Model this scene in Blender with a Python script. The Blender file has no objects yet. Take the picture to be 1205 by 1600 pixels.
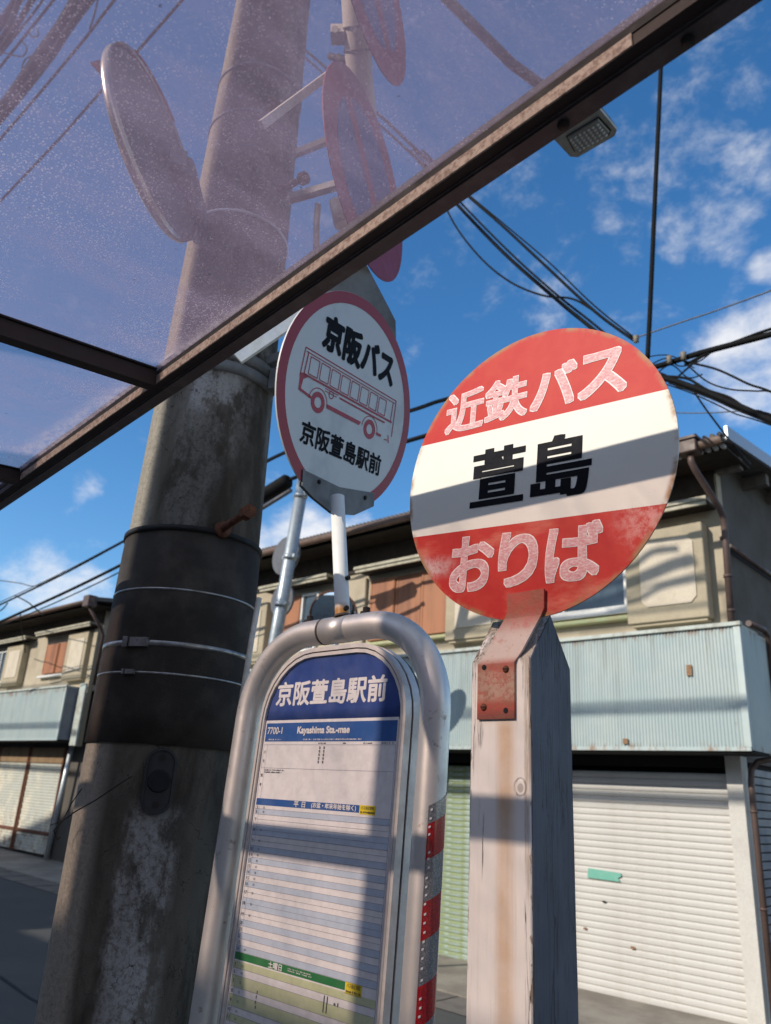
import bpy, math, random
from mathutils import Vector, Matrix
random.seed(7)
S = bpy.context.scene
COL = S.collection
R = math.radians
# ---------------------------------------------------------------- camera, sky, sun, exposure
F = 1220.0; PIT = R(20.0); ROL = R(3.4); EYE = Vector((0, 0, 1.7))
def az(a):
    return Vector((math.cos(R(133.5 - a)), math.cos(R(43.5 - a)), 0.0))
_fh, _rt, _z = az(0), az(90), Vector((0, 0, 1))
_fw = _fh * math.cos(PIT) + _z * math.sin(PIT)
_up = -_fh * math.sin(PIT) + _z * math.cos(PIT)
CA = _rt * math.cos(ROL) + _up * math.sin(ROL)
CB = -_rt * math.sin(ROL) + _up * math.cos(ROL)
cam_d = bpy.data.cameras.new('camera'); cam = bpy.data.objects.new('camera', cam_d); COL.objects.link(cam)
cam.matrix_world = Matrix(((CA.x, CB.x, -_fw.x, EYE.x), (CA.y, CB.y, -_fw.y, EYE.y), (CA.z, CB.z, -_fw.z, EYE.z), (0, 0, 0, 1)))
cam_d.sensor_width = 36; cam_d.sensor_fit = 'AUTO'; cam_d.lens = F / 1600 * 36
cam_d.clip_start = 0.05; cam_d.clip_end = 3000
cam_d.dof.use_dof = True; cam_d.dof.focus_distance = 1.4; cam_d.dof.aperture_fstop = 6.7
S.camera = cam
SUN_EL, SUN_OFF = R(29.0), R(18.5)
SUN = Vector((-math.sin(SUN_OFF) * math.cos(SUN_EL), -math.cos(SUN_OFF) * math.cos(SUN_EL), math.sin(SUN_EL)))
sl = bpy.data.lights.new('sun', 'SUN'); sl.energy = 3.8; sl.angle = R(0.5); sl.color = (1.0, 0.92, 0.80)
so = bpy.data.objects.new('sun', sl); COL.objects.link(so)
so.rotation_euler = (-SUN).to_track_quat('-Z', 'Y').to_euler(); so.location = SUN * 60
S.view_settings.view_transform = 'Standard'; S.view_settings.look = 'None'
S.view_settings.exposure = 0.2; S.view_settings.gamma = 1.0; S.view_settings.use_curve_mapping = False

def ray(x, y):
    return (((x - 602.5) * CA - (y - 800) * CB + F * _fw) / F)
def aY(x, y, c):
    d = ray(x, y); return EYE + d * ((c - EYE.y) / d.y)
def aX(x, y, c):
    d = ray(x, y); return EYE + d * ((c - EYE.x) / d.x)
def aZ(x, y, c):
    d = ray(x, y); return EYE + d * ((c - EYE.z) / d.z)
def aD(x, y, t):
    return EYE + ray(x, y).normalized() * t

world = bpy.data.worlds.new('World'); S.world = world; world.use_nodes = True
def build_sky():
    nt = world.node_tree; N = nt.nodes; L = nt.links; N.clear()
    out = N.new('ShaderNodeOutputWorld'); bg = N.new('ShaderNodeBackground')
    sky = N.new('ShaderNodeTexSky'); sky.sky_type = 'NISHITA'; sky.sun_disc = False
    sky.sun_elevation = SUN_EL; sky.sun_rotation = math.atan2(SUN.x, SUN.y)
    sky.altitude = 0; sky.air_density = 1.0; sky.dust_density = 0.3; sky.ozone_density = 3.0
    hs = N.new('ShaderNodeHueSaturation'); hs.inputs['Saturation'].default_value = 1.26; hs.inputs['Value'].default_value = 1.08
    L.new(sky.outputs[0], hs.inputs['Color'])
    tc = N.new('ShaderNodeTexCoord')
    nz = N.new('ShaderNodeTexNoise'); nz.inputs['Scale'].default_value = 12.0; nz.inputs['Detail'].default_value = 11; nz.inputs['Roughness'].default_value = 0.66; nz.inputs['Distortion'].default_value = 0.15
    mp = N.new('ShaderNodeMapping'); mp.inputs['Scale'].default_value = (1, 1, 1.5)
    L.new(tc.outputs['Generated'], mp.inputs[0]); L.new(mp.outputs[0], nz.inputs['Vector'])
    blobs = [(1130, 335, 3.6, 0.60), (1185, 255, 3.0, 0.62), (1010, 285, 2.2, .50), (945, 345, 1.8, 0.52), (1060, 360, 2.6, 0.58), (985, 400, 1.6, 0.44), (1200, 415, 1.6, 0.66),
             (1160, 575, 5.0, .86), (1110, 560, 3, 0.5), (1230, 550, 5, .9), (135, 752, 1.7, 0.50), (55, 915, 3.4, 0.8), (130, 930, 3.0, .8), (470, 855, 4.0, 1.0), (400, 870, 3.5, .9), (560, 835, 2.4, 0.75),
             (840, 300, 9, 0.31), (760, 400, 6, .31), (900, 430, 8, .32), (1000, 200, 8, .28), (640, 560, 3, .38), (655, 800, 3.0, 0.45), (1100, 120, 8, .32)]
    # neutral fill: bright unseen cumulus added outside the view, masked off within it
    dp = N.new('ShaderNodeVectorMath'); dp.operation = 'DOT_PRODUCT'; dp.inputs[1].default_value = ray(640, 700).normalized(); L.new(tc.outputs['Generated'], dp.inputs[0])
    gap = N.new('ShaderNodeMapRange'); gap.interpolation_type = 'SMOOTHSTEP'; gap.inputs['From Min'].default_value = math.cos(R(40)); gap.inputs['From Max'].default_value = math.cos(R(62)); gap.inputs['To Max'].default_value = 0.95
    L.new(dp.outputs['Value'], gap.inputs['Value'])
    bn = N.new('ShaderNodeTexNoise'); bn.inputs['Scale'].default_value = 2.3; bn.inputs['Detail'].default_value = 3; L.new(tc.outputs['Generated'], bn.inputs['Vector'])
    br = N.new('ShaderNodeMapRange'); br.interpolation_type = 'SMOOTHSTEP'; br.inputs['From Min'].default_value = .40; br.inputs['From Max'].default_value = .56; L.new(bn.outputs[0], br.inputs['Value'])
    bm_ = N.new('ShaderNodeMath'); bm_.operation = 'MULTIPLY'; L.new(gap.outputs[0], bm_.inputs[0]); L.new(br.outputs[0], bm_.inputs[1]); total = bm_.outputs[0]
    for (x, y, r, s) in blobs:
        d = ray(x, y).normalized()
        dp = N.new('ShaderNodeVectorMath'); dp.operation = 'DOT_PRODUCT'; dp.inputs[1].default_value = d
        L.new(tc.outputs['Generated'], dp.inputs[0])
        mr = N.new('ShaderNodeMapRange'); mr.interpolation_type = 'SMOOTHSTEP'
        mr.inputs['From Min'].default_value = math.cos(R(r)); mr.inputs['From Max'].default_value = 1.0
        mr.inputs['To Min'].default_value = 0; mr.inputs['To Max'].default_value = s
        L.new(dp.outputs['Value'], mr.inputs['Value'])
        if total is None: total = mr.outputs[0]
        else:
            m = N.new('ShaderNodeMath'); m.operation = 'MAXIMUM'; L.new(total, m.inputs[0]); L.new(mr.outputs[0], m.inputs[1]); total = m.outputs[0]
    # cloud density = blob + noise - threshold
    ad = N.new('ShaderNodeMath'); ad.operation = 'MULTIPLY_ADD'; ad.inputs[1].default_value = 0.44; L.new(total, ad.inputs[0]); L.new(nz.outputs[0], ad.inputs[2])
    mr = N.new('ShaderNodeMapRange'); mr.interpolation_type = 'SMOOTHSTEP'; mr.inputs['From Min'].default_value = 0.585; mr.inputs['From Max'].default_value = 1.12; mr.inputs['To Max'].default_value = 0.95
    L.new(ad.outputs[0], mr.inputs['Value'])
    mx = N.new('ShaderNodeMix'); mx.data_type = 'RGBA'
    L.new(mr.outputs[0], mx.inputs[0]); L.new(hs.outputs[0], mx.inputs[6]); mx.inputs[7].default_value = (5.6, 5.6, 5.7, 1)
    L.new(mx.outputs[2], bg.inputs['Color']); bg.inputs['Strength'].default_value = 0.15
    L.new(bg.outputs[0], out.inputs['Surface'])
build_sky()

# ---------------------------------------------------------------- node helper
class NB:
    def __init__(s, name):
        s.m = bpy.data.materials.new(name); s.m.use_nodes = True
        s.t = s.m.node_tree; s.N = s.t.nodes; s.N.clear()
        s.out = s.N.new('ShaderNodeOutputMaterial'); s.b = s.N.new('ShaderNodeBsdfPrincipled')
        s.link(s.b.outputs[0], s.out.inputs[0]); s.tc = s.N.new('ShaderNodeTexCoord')
    def link(s, a, b): s.t.links.new(a, b)
    def set(s, k, v):
        i = s.b.inputs[k]
        if hasattr(v, 'links') or hasattr(v, 'is_output'): s.link(v, i)
        else: i.default_value = v if not isinstance(v, tuple) else (*v, 1)[:4]
    def mapping(s, scale=(1, 1, 1), loc=(0, 0, 0), rot=(0, 0, 0), src='Object'):
        n = s.N.new('ShaderNodeMapping'); n.inputs['Scale'].default_value = scale; n.inputs['Location'].default_value = loc; n.inputs['Rotation'].default_value = rot
        s.link(s.tc.outputs[src], n.inputs[0]); return n.outputs[0]
    def noise(s, scale, detail=5, rough=0.55, vec=None, dist=0.0):
        n = s.N.new('ShaderNodeTexNoise'); n.inputs['Scale'].default_value = scale; n.inputs['Detail'].default_value = detail
        n.inputs['Roughness'].default_value = rough; n.inputs['Distortion'].default_value = dist
        s.link(vec if vec is not None else s.tc.outputs['Object'], n.inputs['Vector']); return n.outputs[0]
    def voro(s, scale, vec=None, feature='F1', rnd=1.0):
        n = s.N.new('ShaderNodeTexVoronoi'); n.feature = feature; n.inputs['Scale'].default_value = scale; n.inputs['Randomness'].default_value = rnd
        s.link(vec if vec is not None else s.tc.outputs['Object'], n.inputs['Vector']); return n.outputs['Distance']
    def ramp(s, v, a, b, lo=0.0, hi=1.0, smooth=True):
        n = s.N.new('ShaderNodeMapRange'); n.interpolation_type = 'SMOOTHSTEP' if smooth else 'LINEAR'
        n.inputs['From Min'].default_value = a; n.inputs['From Max'].default_value = b; n.inputs['To Min'].default_value = lo; n.inputs['To Max'].default_value = hi
        s.link(v, n.inputs['Value']); return n.outputs[0]
    def math(s, op, a, b=None, c=None):
        n = s.N.new('ShaderNodeMath'); n.operation = op
        for i, v in enumerate((a, b, c)):
            if v is None: continue
            if isinstance(v, (int, float)): n.inputs[i].default_value = v
            else: s.link(v, n.inputs[i])
        return n.outputs[0]
    def mix(s, f, a, b, mode='MIX'):
        n = s.N.new('ShaderNodeMix'); n.data_type = 'RGBA'; n.blend_type = mode
        for i, v in ((0, f), (6, a), (7, b)):
            if isinstance(v, (int, float)): n.inputs[i].default_value = v
            elif isinstance(v, tuple): n.inputs[i].default_value = (*v, 1)
            else: s.link(v, n.inputs[i])
        return n.outputs[2]
    def sep(s, src='Object'):
        n = s.N.new('ShaderNodeSeparateXYZ'); s.link(s.tc.outputs[src], n.inputs[0]); return n.outputs
    def bump(s, h, strength=0.3, dist=0.01):
        n = s.N.new('ShaderNodeBump'); n.inputs['Strength'].default_value = strength; n.inputs['Distance'].default_value = dist
        s.link(h, n.inputs['Height']); s.link(n.outputs[0], s.b.inputs['Normal'])

def worn(name, base, dark=None, scale=6, rough=0.6, metal=0.0, amt=0.5, bump=0.0, spec=0.4, fine=60, lo=0.42, hi=0.68):
    """a plain painted or bare surface with blotches of a second colour and fine grain"""
    b = NB(name); dark = dark or tuple(c * 0.6 for c in base)
    n1 = b.noise(scale, 6, 0.6); n2 = b.noise(fine, 3, 0.6)
    f = b.math('MULTIPLY', b.ramp(n1, lo, hi), amt)
    c = b.mix(f, base, dark); c = b.mix(b.ramp(n2, 0.35, 0.75, 0, 0.25), c, tuple(x * 0.55 for x in base))
    b.set('Base Color', c); b.set('Metallic', metal); b.set('Roughness', b.ramp(n1, 0.3, 0.7, max(0.05, rough - 0.08), min(1, rough + 0.1)))
    b.set('Specular IOR Level', spec)
    if bump: b.bump(n2, bump, 0.004)
    return b.m

M = {}
def mats():
    # ---- concrete of the old pole
    b = NB('pole_concrete')
    st = b.mapping((1, 1, 0.33)); n1 = b.noise(5.5, 8, 0.68, st, 0.4); n2 = b.noise(85, 8, 0.80); n3 = b.noise(2.3, 4, 0.6, b.mapping((1, 1, .25), (3, 1, 0)))
    c = b.mix(b.ramp(n1, .40, .62), (.056, .046, .036), (.138, .120, .096))
    c = b.mix(b.ramp(n3, .48, .62), c, (.036, .029, .023))
    pl = b.math('ADD', b.math('MULTIPLY', b.ramp(n2, .42, .60), 1.0), b.ramp(n1, .45, .6, -.35, .25))
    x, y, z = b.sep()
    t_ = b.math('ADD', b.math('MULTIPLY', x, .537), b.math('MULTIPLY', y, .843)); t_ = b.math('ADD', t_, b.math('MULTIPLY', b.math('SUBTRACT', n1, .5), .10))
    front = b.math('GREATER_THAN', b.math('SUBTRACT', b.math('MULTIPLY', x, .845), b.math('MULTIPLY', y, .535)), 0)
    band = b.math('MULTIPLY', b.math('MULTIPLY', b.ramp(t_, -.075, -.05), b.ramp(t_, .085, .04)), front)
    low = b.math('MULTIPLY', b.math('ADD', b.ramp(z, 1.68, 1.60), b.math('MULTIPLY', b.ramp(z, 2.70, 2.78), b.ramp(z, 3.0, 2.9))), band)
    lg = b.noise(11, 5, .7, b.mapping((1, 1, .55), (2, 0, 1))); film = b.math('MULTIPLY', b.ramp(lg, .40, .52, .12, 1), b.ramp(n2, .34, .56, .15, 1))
    c = b.mix(b.math('MULTIPLY', film, b.math('ADD', b.math('MULTIPLY', low, .95), b.ramp(n3, .46, .40, 0, .42))), c, b.mix(b.ramp(n1, .35, .65), (.25, .235, .22), (.41, .395, .385))); sunlit = b.math('MULTIPLY', b.ramp(t_, -.11, -.15), b.ramp(n2, .3, .6, .5, 1)); c = b.mix(sunlit, c, (.33, .30, .25))  # left strip brightened: sunlight put into the concrete colour
    c = b.mix(b.ramp(b.voro(150), .16, .06, 0, .6), c, (.02, .018, .015))
    hc = b.noise(1.0, 4, .6, b.mapping((9, 9, 6), (1, 2, 3))); hl = b.math('MULTIPLY', b.ramp(b.math('ABSOLUTE', b.math('SUBTRACT', hc, .5)), .0035, .001), b.ramp(n1, .45, .55)); c = b.mix(b.math('MULTIPLY', hl, .8), c, (.015, .013, .012))
    b.set('Base Color', c); b.set('Roughness', .93); b.set('Specular IOR Level', .2)
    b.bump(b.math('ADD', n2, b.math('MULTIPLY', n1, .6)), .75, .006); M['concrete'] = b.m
    b = NB('pole_concrete_plain'); n1 = b.noise(4, 6, .6); n2 = b.noise(60, 4, .6)
    b.set('Base Color', b.mix(b.ramp(n1, .35, .65), (.15, .14, .125), (.26, .245, .22))); b.set('Roughness', .9); b.bump(n2, .3, .004); M['concrete2'] = b.m
    # ---- black rubber wrap
    b = NB('black_wrap'); n = b.noise(260, 3, .7); n1 = b.noise(7, 5, .6)
    b.set('Base Color', b.mix(b.math('ADD', b.ramp(n1, .42, .68, 0, .7), b.ramp(b.noise(70, 6, .8), .60, .72, 0, .8)), (.026, .021, .0175), (.066, .054, .045))); b.set('Roughness', .82); b.set('Specular IOR Level', .25); b.bump(n, .5, .002); M['wrap'] = b.m
    # ---- white painted wood
    for nm, stain in (('post_paint', True),):
        b = NB(nm); x, y, z = b.sep()
        g = b.noise(16, 8, .72, b.mapping((1, 1, .07))); g2 = b.noise(95, 5, .7, b.mapping((1, 1, .035))); n = b.noise(7, 6, .6)
        c = b.mix(b.ramp(n, .35, .7, 0, .5), (.84, .81, .765), (.74, .705, .65))
        # peeled bare wood near the right front edge and the top
        edge = b.math('MAXIMUM', b.math('MULTIPLY', b.ramp(x, .030, .052), b.ramp(y, .02, .0)), b.math('MULTIPLY', b.ramp(z, 1.87, 1.93), 1.0))
        edge = b.math('MAXIMUM', edge, b.math('MULTIPLY', b.ramp(x, -.045, -.054), b.ramp(z, 1.0, 2.0, .1, .8)))
        pe = b.math('ADD', b.math('MULTIPLY', edge, .26), g)
        c = b.mix(b.math('MULTIPLY', b.ramp(pe, .70, .78), .75), c, (.40, .33, .25))
        rx = b.math('MULTIPLY', b.math('MULTIPLY', b.ramp(x, -.012, .006), b.ramp(x, .034, .012)), b.ramp(y, .02, .005))
        rz = b.math('MULTIPLY', b.ramp(z, 1.84, 1.80), b.ramp(z, .9, 1.7, .35, 1.0))
        c = b.mix(b.math('MULTIPLY', b.math('MULTIPLY', rx, rz), b.ramp(n, .3, .65, .35, .8)), c, (.56, .33, .14))
        ln = b.noise(1.0, 4, .55, b.mapping((75, 75, 2.6))); ln2 = b.noise(1.0, 5, .6, b.mapping((150, 150, 5), (3, 1, 0))); ln3 = b.noise(1.0, 3, .5, b.mapping((34, 34, 1.5), (7, 2, 1)))
        def contour(v, w): return b.ramp(b.math('ABSOLUTE', b.math('SUBTRACT', v, .5)), w, w * .4)
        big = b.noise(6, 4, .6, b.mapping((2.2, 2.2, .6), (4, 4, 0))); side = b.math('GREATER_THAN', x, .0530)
        crk = b.math('MULTIPLY', contour(ln, .012), b.ramp(b.math('ADD', big, b.math('ADD', b.math('MULTIPLY', edge, .22), b.math('MULTIPLY', side, .06))), .55, .64))
        crk = b.math('MAXIMUM', crk, b.math('MULTIPLY', contour(ln2, .011), b.math('MULTIPLY', b.ramp(big, .45, .58), b.math('MAXIMUM', edge, b.math('MULTIPLY', side, .7)))))
        crk = b.math('MAXIMUM', crk, b.math('MULTIPLY', contour(ln3, .007), b.math('MULTIPLY', side, b.ramp(n, .42, .55))))
        chip = b.math('MULTIPLY', b.ramp(b.math('ADD', b.noise(1.0, 6, .7, b.mapping((60, 60, 20), (8, 3, 1))), b.math('MULTIPLY', b.ramp(b.math('ABSOLUTE', x), .043, .0545), .20)), .70, .74), b.math('SUBTRACT', 1.0, side)); c = b.mix(b.math('MULTIPLY', chip, .85), c, (.30, .23, .165))
        c = b.mix(b.math('MULTIPLY', b.ramp(g2, .50, .66), .28), c, (.50, .44, .38))
        flk = b.math('MULTIPLY', b.ramp(b.noise(1.0, 6, .7, b.mapping((120, 120, 30))), .68, .72), b.math('ADD', b.math('MULTIPLY', side, .6), b.math('MULTIPLY', edge, .7)))
        crk = b.math('MAXIMUM', crk, flk)
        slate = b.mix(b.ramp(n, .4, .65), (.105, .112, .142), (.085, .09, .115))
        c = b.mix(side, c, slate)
        c = b.mix(b.math('MULTIPLY', crk, .9), c, (.045, .038, .034))
        # knot
        kv = b.N.new('ShaderNodeVectorMath'); kv.operation = 'DISTANCE'; kv.inputs[1].default_value = (.036, -.0, 1.722)
        b.link(b.mapping((1, 1, .8), (0, 0, .344)), kv.inputs[0])
        ring = b.math('MULTIPLY', b.ramp(kv.outputs['Value'], .0115, .010), b.ramp(kv.outputs['Value'], .0075, .009))
        core = b.math('MULTIPLY', b.ramp(kv.outputs['Value'], .006, .004), b.ramp(n, .3, .6))
        c = b.mix(b.math('MULTIPLY', b.math('MAXIMUM', b.math('MULTIPLY', ring, b.ramp(g2, .40, .58)), core), .6), c, (.20, .16, .13))
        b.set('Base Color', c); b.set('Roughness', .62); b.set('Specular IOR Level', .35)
        b.bump(b.math('SUBTRACT', b.math('MULTIPLY', g2, .5), b.math('ADD', crk, b.math('MULTIPLY', ring, .5))), .7, .003); M[nm] = b.m
    # ---- red and white disc
    b = NB('round_sign_paint'); x, y, z = b.sep()
    n = b.noise(7, 6, .62); n2 = b.noise(170, 3, .6); n3 = b.noise(18, 5, .65)
    red = b.mix(b.ramp(n3, .35, .7, 0, .6), (.50, .016, .016), (.55, .048, .026))
    fade = b.math('MULTIPLY', b.ramp(z, -.05, -.13), b.ramp(b.noise(6.5, 5, .6, b.mapping((.8, 1, 2.0), (1.3, 0, .2))), .52, .70))
    red = b.mix(b.math('MULTIPLY', fade, .55), red, (.72, .33, .22))
    # scuffed patch low on the left
    dv = b.N.new('ShaderNodeVectorMath'); dv.operation = 'DISTANCE'; dv.inputs[1].default_value = (-.195, 0, -.155); b.link(b.mapping((.6, 0, 1.7), (-.078, 0, .1085)), dv.inputs[0])
    red = b.mix(b.math('MULTIPLY', b.ramp(dv.outputs['Value'], .05, .012), b.ramp(b.noise(36, 6, .75), .38, .60, .1, .95)), red, (.60, .42, .40))
    dv = b.N.new('ShaderNodeVectorMath'); dv.operation = 'DISTANCE'; dv.inputs[1].default_value = (.21, 0, -.115); b.link(b.mapping((.8, 0, 1), (.042, 0, 0)), dv.inputs[0])
    red = b.mix(b.math('MULTIPLY', b.ramp(dv.outputs['Value'], .06, .012), b.ramp(b.noise(40, 6, .75), .42, .62, .0, .75)), red, (.70, .36, .33))
    red = b.mix(b.ramp(n2, .70, .78, 0, .5), red, (.75, .5, .45))
    white = b.mix(b.ramp(n, .4, .7, 0, .35), (.80, .775, .70), (.72, .68, .60))
    white = b.mix(b.math('MULTIPLY', b.ramp(n2, .60, .76), b.ramp(n3, .45, .65, 0, .55)), white, (.45, .37, .33))
    up = b.math('GREATER_THAN', z, .0867); dn = b.math('LESS_THAN', z, -.0935)
    c = b.mix(b.math('MAXIMUM', up, dn), white, red)
    rv = b.N.new('ShaderNodeVectorMath'); rv.operation = 'LENGTH'; b.link(b.mapping((1, 0, 1)), rv.inputs[0])
    c = b.mix(b.math('MULTIPLY', b.ramp(rv.outputs['Value'], .243, .2525), b.ramp(n3, .40, .62)), c, (.36, .19, .09))
    b.set('Base Color', c); b.set('Roughness', .5); b.set('Specular IOR Level', .18); b.bump(n2, .08, .001); M['red_disc'] = b.m
    # hand-cut white letters that have gone pink
    b = NB('pink_letter_film'); n = b.noise(120, 4, .8, b.mapping((1, 1, 2.6), (0, 0, 0), (0, .6, 0))); n1 = b.noise(20, 4, .6)
    b.set('Base Color', b.mix(b.ramp(n, .36, .60, .05, .95), (.74, .55, .55), (.60, .22, .23))); b.set('Roughness', .6); M['pink'] = b.m
    b = NB('pale_letter_edge'); n = b.noise(200, 3, .7); b.set('Base Color', b.mix(b.ramp(n, .5, .7), (.84, .77, .75), (.78, .5, .49))); b.set('Roughness', .55); M['pale'] = b.m
    M['black_print'] = worn('black_print', (.007, .007, .011), (.016, .016, .02), 30, .6, amt=.5, spec=.08)
    # ---- rusty strap
    b = NB('rusty_strap'); x, y, z = b.sep(); n = b.noise(22, 7, .68); n2 = b.noise(140, 4, .7)
    c = b.mix(b.ramp(n, .40, .60), (.40, .06, .042), (.30, .09, .05)); c = b.mix(b.math('MULTIPLY', b.math('MULTIPLY', b.ramp(z, .078, .095), b.ramp(z, .165, .120)), b.ramp(n, .36, .50, .45, .95)), c, (.56, .46, .41))
    c = b.mix(b.math('MULTIPLY', b.math('MULTIPLY', b.ramp(z, .02, .035), b.ramp(z, .085, .06)), b.ramp(n2, .35, .6, .2, .8)), c, (.44, .32, .24))
    c = b.mix(b.ramp(z, .02, .002, 0, .75), c, (.14, .04, .03))
    c = b.mix(b.ramp(n2, .58, .7, 0, .5), c, (.30, .11, .04))
    b.set('Base Color', c); b.set('Roughness', .6); b.set('Metallic', .1); b.bump(n2, .35, .002); M['strap'] = b.m
    M['rust'] = worn('rusty_steel', (.17, .065, .035), (.06, .03, .022), 30, .8, .2, .8, .4)
    M['darkhole'] = worn('dark_steel', (.02, .018, .018), (.05, .03, .02), 40, .7, .3)
    # ---- satin silver tube
    b = NB('silver_tube'); n = b.noise(9, 6, .65); n2 = b.noise(240, 3, .7); n3 = b.noise(34, 5, .7)
    c = b.mix(b.ramp(n, .40, .72, 0, .55), (.68, .66, .63), (.50, .47, .43)); c = b.mix(b.ramp(n3, .60, .72, 0, .75), c, (.26, .20, .15)); sc = b.noise(1.0, 5, .7, b.mapping((160, 160, 26), (0, 0, 0), (.3, .2, 0))); c = b.mix(b.math('MULTIPLY', b.ramp(sc, .68, .71, 0, .8), b.ramp(n, .45, .6)), c, (.16, .13, .11))
    sp = b.ramp(b.voro(90), .07, .03); c = b.mix(b.math('MULTIPLY', sp, b.ramp(n, .5, .6)), c, (.10, .07, .05))
    b.set('Base Color', c); b.set('Metallic', .6); b.set('Roughness', b.ramp(n, .3, .7, .36, .52)); b.bump(n2, .10, .001); M['tube'] = b.m
    b = NB('white_pole_paint'); x, y, z = b.sep(); n = b.noise(14, 6, .65); n2 = b.noise(70, 5, .7, b.mapping((.35, .35, 1)))
    c = b.mix(b.ramp(n, .45, .7, 0, .4), (.76, .745, .71), (.6, .56, .52)); c = b.mix(b.ramp(n2, .69, .72, 0, .9), c, (.07, .055, .05))
    c = b.mix(b.math('MULTIPLY', b.ramp(z, .035, .012), b.ramp(n, .3, .55, .5, 1)), c, (.50, .24, .06))
    b.set('Base Color', c); b.set('Roughness', .45); M['white_pole'] = b.m
    M['frame_alu'] = worn('frame_aluminium', (.70, .67, .64), (.5, .45, .41), 14, .45, .35, .6)
    M['gasket'] = worn('dark_gasket', (.10, .085, .08), (.04, .035, .03), 30, .7)
    b = NB('board_white'); n = b.noise(10, 6, .65); n3 = b.noise(28, 6, .7)
    c = b.mix(b.ramp(n, .48, .68, 0, .38), (.78, .755, .745), (.55, .49, .48)); x, y, z = b.sep()
    c = b.mix(b.math('MULTIPLY', b.math('MULTIPLY', b.ramp(z, 1.838, 1.845), b.ramp(z, 1.864, 1.858)), b.ramp(n3, .42, .6, 0, .75)), c, (.45, .36, .24))
    b.set('Base Color', c); b.set('Roughness', .38); M['board'] = b.m
    M['p_blue'] = worn('print_blue', (.030, .105, .33), (.06, .14, .36), 16, .4, amt=.7)
    M['p_navy'] = worn('print_navy', (.024, .062, .25), (.045, .085, .27), 14, .42, amt=.8)
    M['p_pale'] = worn('print_pale_blue', (.51, .59, .69), (.55, .60, .69), 20, .42)
    M['p_green'] = worn('print_green', (.035, .20, .065), (.07, .23, .10), 20, .42)
    M['p_lime'] = worn('print_lime', (.56, .60, .36), (.62, .62, .44), 20, .42)
    M['p_yellow'] = worn('print_yellow', (.80, .62, .03), (.75, .6, .1), 30, .42)
    M['p_white'] = worn('print_white', (.80, .78, .77), (.7, .66, .65), 40, .42, amt=.4)
    M['p_line'] = worn('print_grey_line', (.22, .23, .29), (.3, .3, .36), 60, .5)
    M['p_ink'] = worn('print_ink', (.035, .035, .05), (.07, .07, .09), 60, .5)
    # ---- white face of the second round sign
    b = NB('sign_face_white'); n = b.noise(8, 6, .6); n2 = b.noise(22, 5, .7)
    c = b.mix(b.ramp(n, .50, .68, 0, .45), (.58, .59, .59), (.36, .38, .40)); b.set('Base Color', b.mix(b.ramp(n2, .66, .74, 0, .4), c, (.36, .36, .37))); b.set('Roughness', .4); M['kwhite'] = b.m
    b = NB('sign_rim_red'); n = b.noise(40, 5, .7); b.set('Base Color', b.mix(b.ramp(n, .62, .7, 0, .6), (.30, .007, .022), (.36, .12, .12))); b.set('Roughness', .45); M['kred'] = b.m
    M['kprint'] = worn('sign_bus_red', (.40, .030, .055), (.45, .16, .16), 60, .5, amt=.6)
    M['galv'] = worn('galvanised_steel', (.52, .55, .56), (.38, .41, .43), 22, .45, .55, .7, .05)
    M['band'] = worn('band_steel', (.34, .33, .32), (.16, .15, .14), 26, .35, .85, .8, .05)
    M['galv_dull'] = worn('dull_grey_sign_back', (.21, .215, .22), (.13, .135, .14), 9, .7, .2, .9)
    b = NB('reflective_red'); v = b.voro(330); b.set('Base Color', b.mix(b.ramp(v, .3, .55), (.48, .012, .016), (.30, .006, .01))); b.set('Roughness', .22); b.set('Coat Weight', .6); M['rtape'] = b.m
    b = NB('reflective_silver'); v = b.voro(330); b.set('Base Color', b.mix(b.ramp(v, .3, .55), (.30, .305, .325), (.19, .195, .21))); b.set('Roughness', .25); b.set('Metallic', .4); b.set('Coat Weight', .5); M['stape'] = b.m
    # ---- bus shelter
    b = NB('shelter_bronze'); n = b.noise(24, 6, .7); n2 = b.noise(180, 3, .7)
    b.set('Base Color', b.mix(b.ramp(n, .45, .7, 0, .8), (.115, .090, .084), (.18, .15, .14))); b.set('Metallic', .25); b.set('Roughness', .5); b.bump(n2, .12, .001); M['bronze'] = b.m
    b = NB('shelter_trim'); n = b.noise(120, 5, .75); n1 = b.noise(16, 4, .6)
    b.set('Base Color', b.mix(b.ramp(n, .42, .62), (.44, .36, .29), (.22, .155, .12))); b.set('Roughness', .75); b.bump(n, .4, .002); M['trim'] = b.m
    M['ledge'] = worn('ledge_shade_bronze', (.030, .019, .015), (.05, .035, .03), 20, .6)  # bronze darkened: the ledge's shade put into its colour; rafters share it
    M['rubber'] = worn('black_rubber', (.005, .0045, .0045), (.010, .009, .008), 30, .7)
    b = NB('tinted_roof_sheet'); N = b.N; N.remove(b.b)
    tr = N.new('ShaderNodeBsdfTransparent'); tl = N.new('ShaderNodeBsdfTranslucent'); df = N.new('ShaderNodeBsdfDiffuse'); gl = N.new('ShaderNodeBsdfGlossy'); gl.inputs['Roughness'].default_value = .12
    n1 = b.noise(3.0, 6, .6); n2 = b.noise(70, 4, .7); vec = b.mapping((1, 1, 1)); v1 = b.voro(70, vec); v2 = b.voro(210, vec); v3 = b.voro(42, b.mapping((1, 1, 1), (.3, .7, 0)))
    spots = b.math('MAXIMUM', b.math('MULTIPLY', b.ramp(v1, .095, .04, 0, .7), b.ramp(n2, .50, .60)), b.math('MULTIPLY', b.ramp(v2, .30, .15), b.ramp(n1, .42, .62, .35, 1)))
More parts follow.
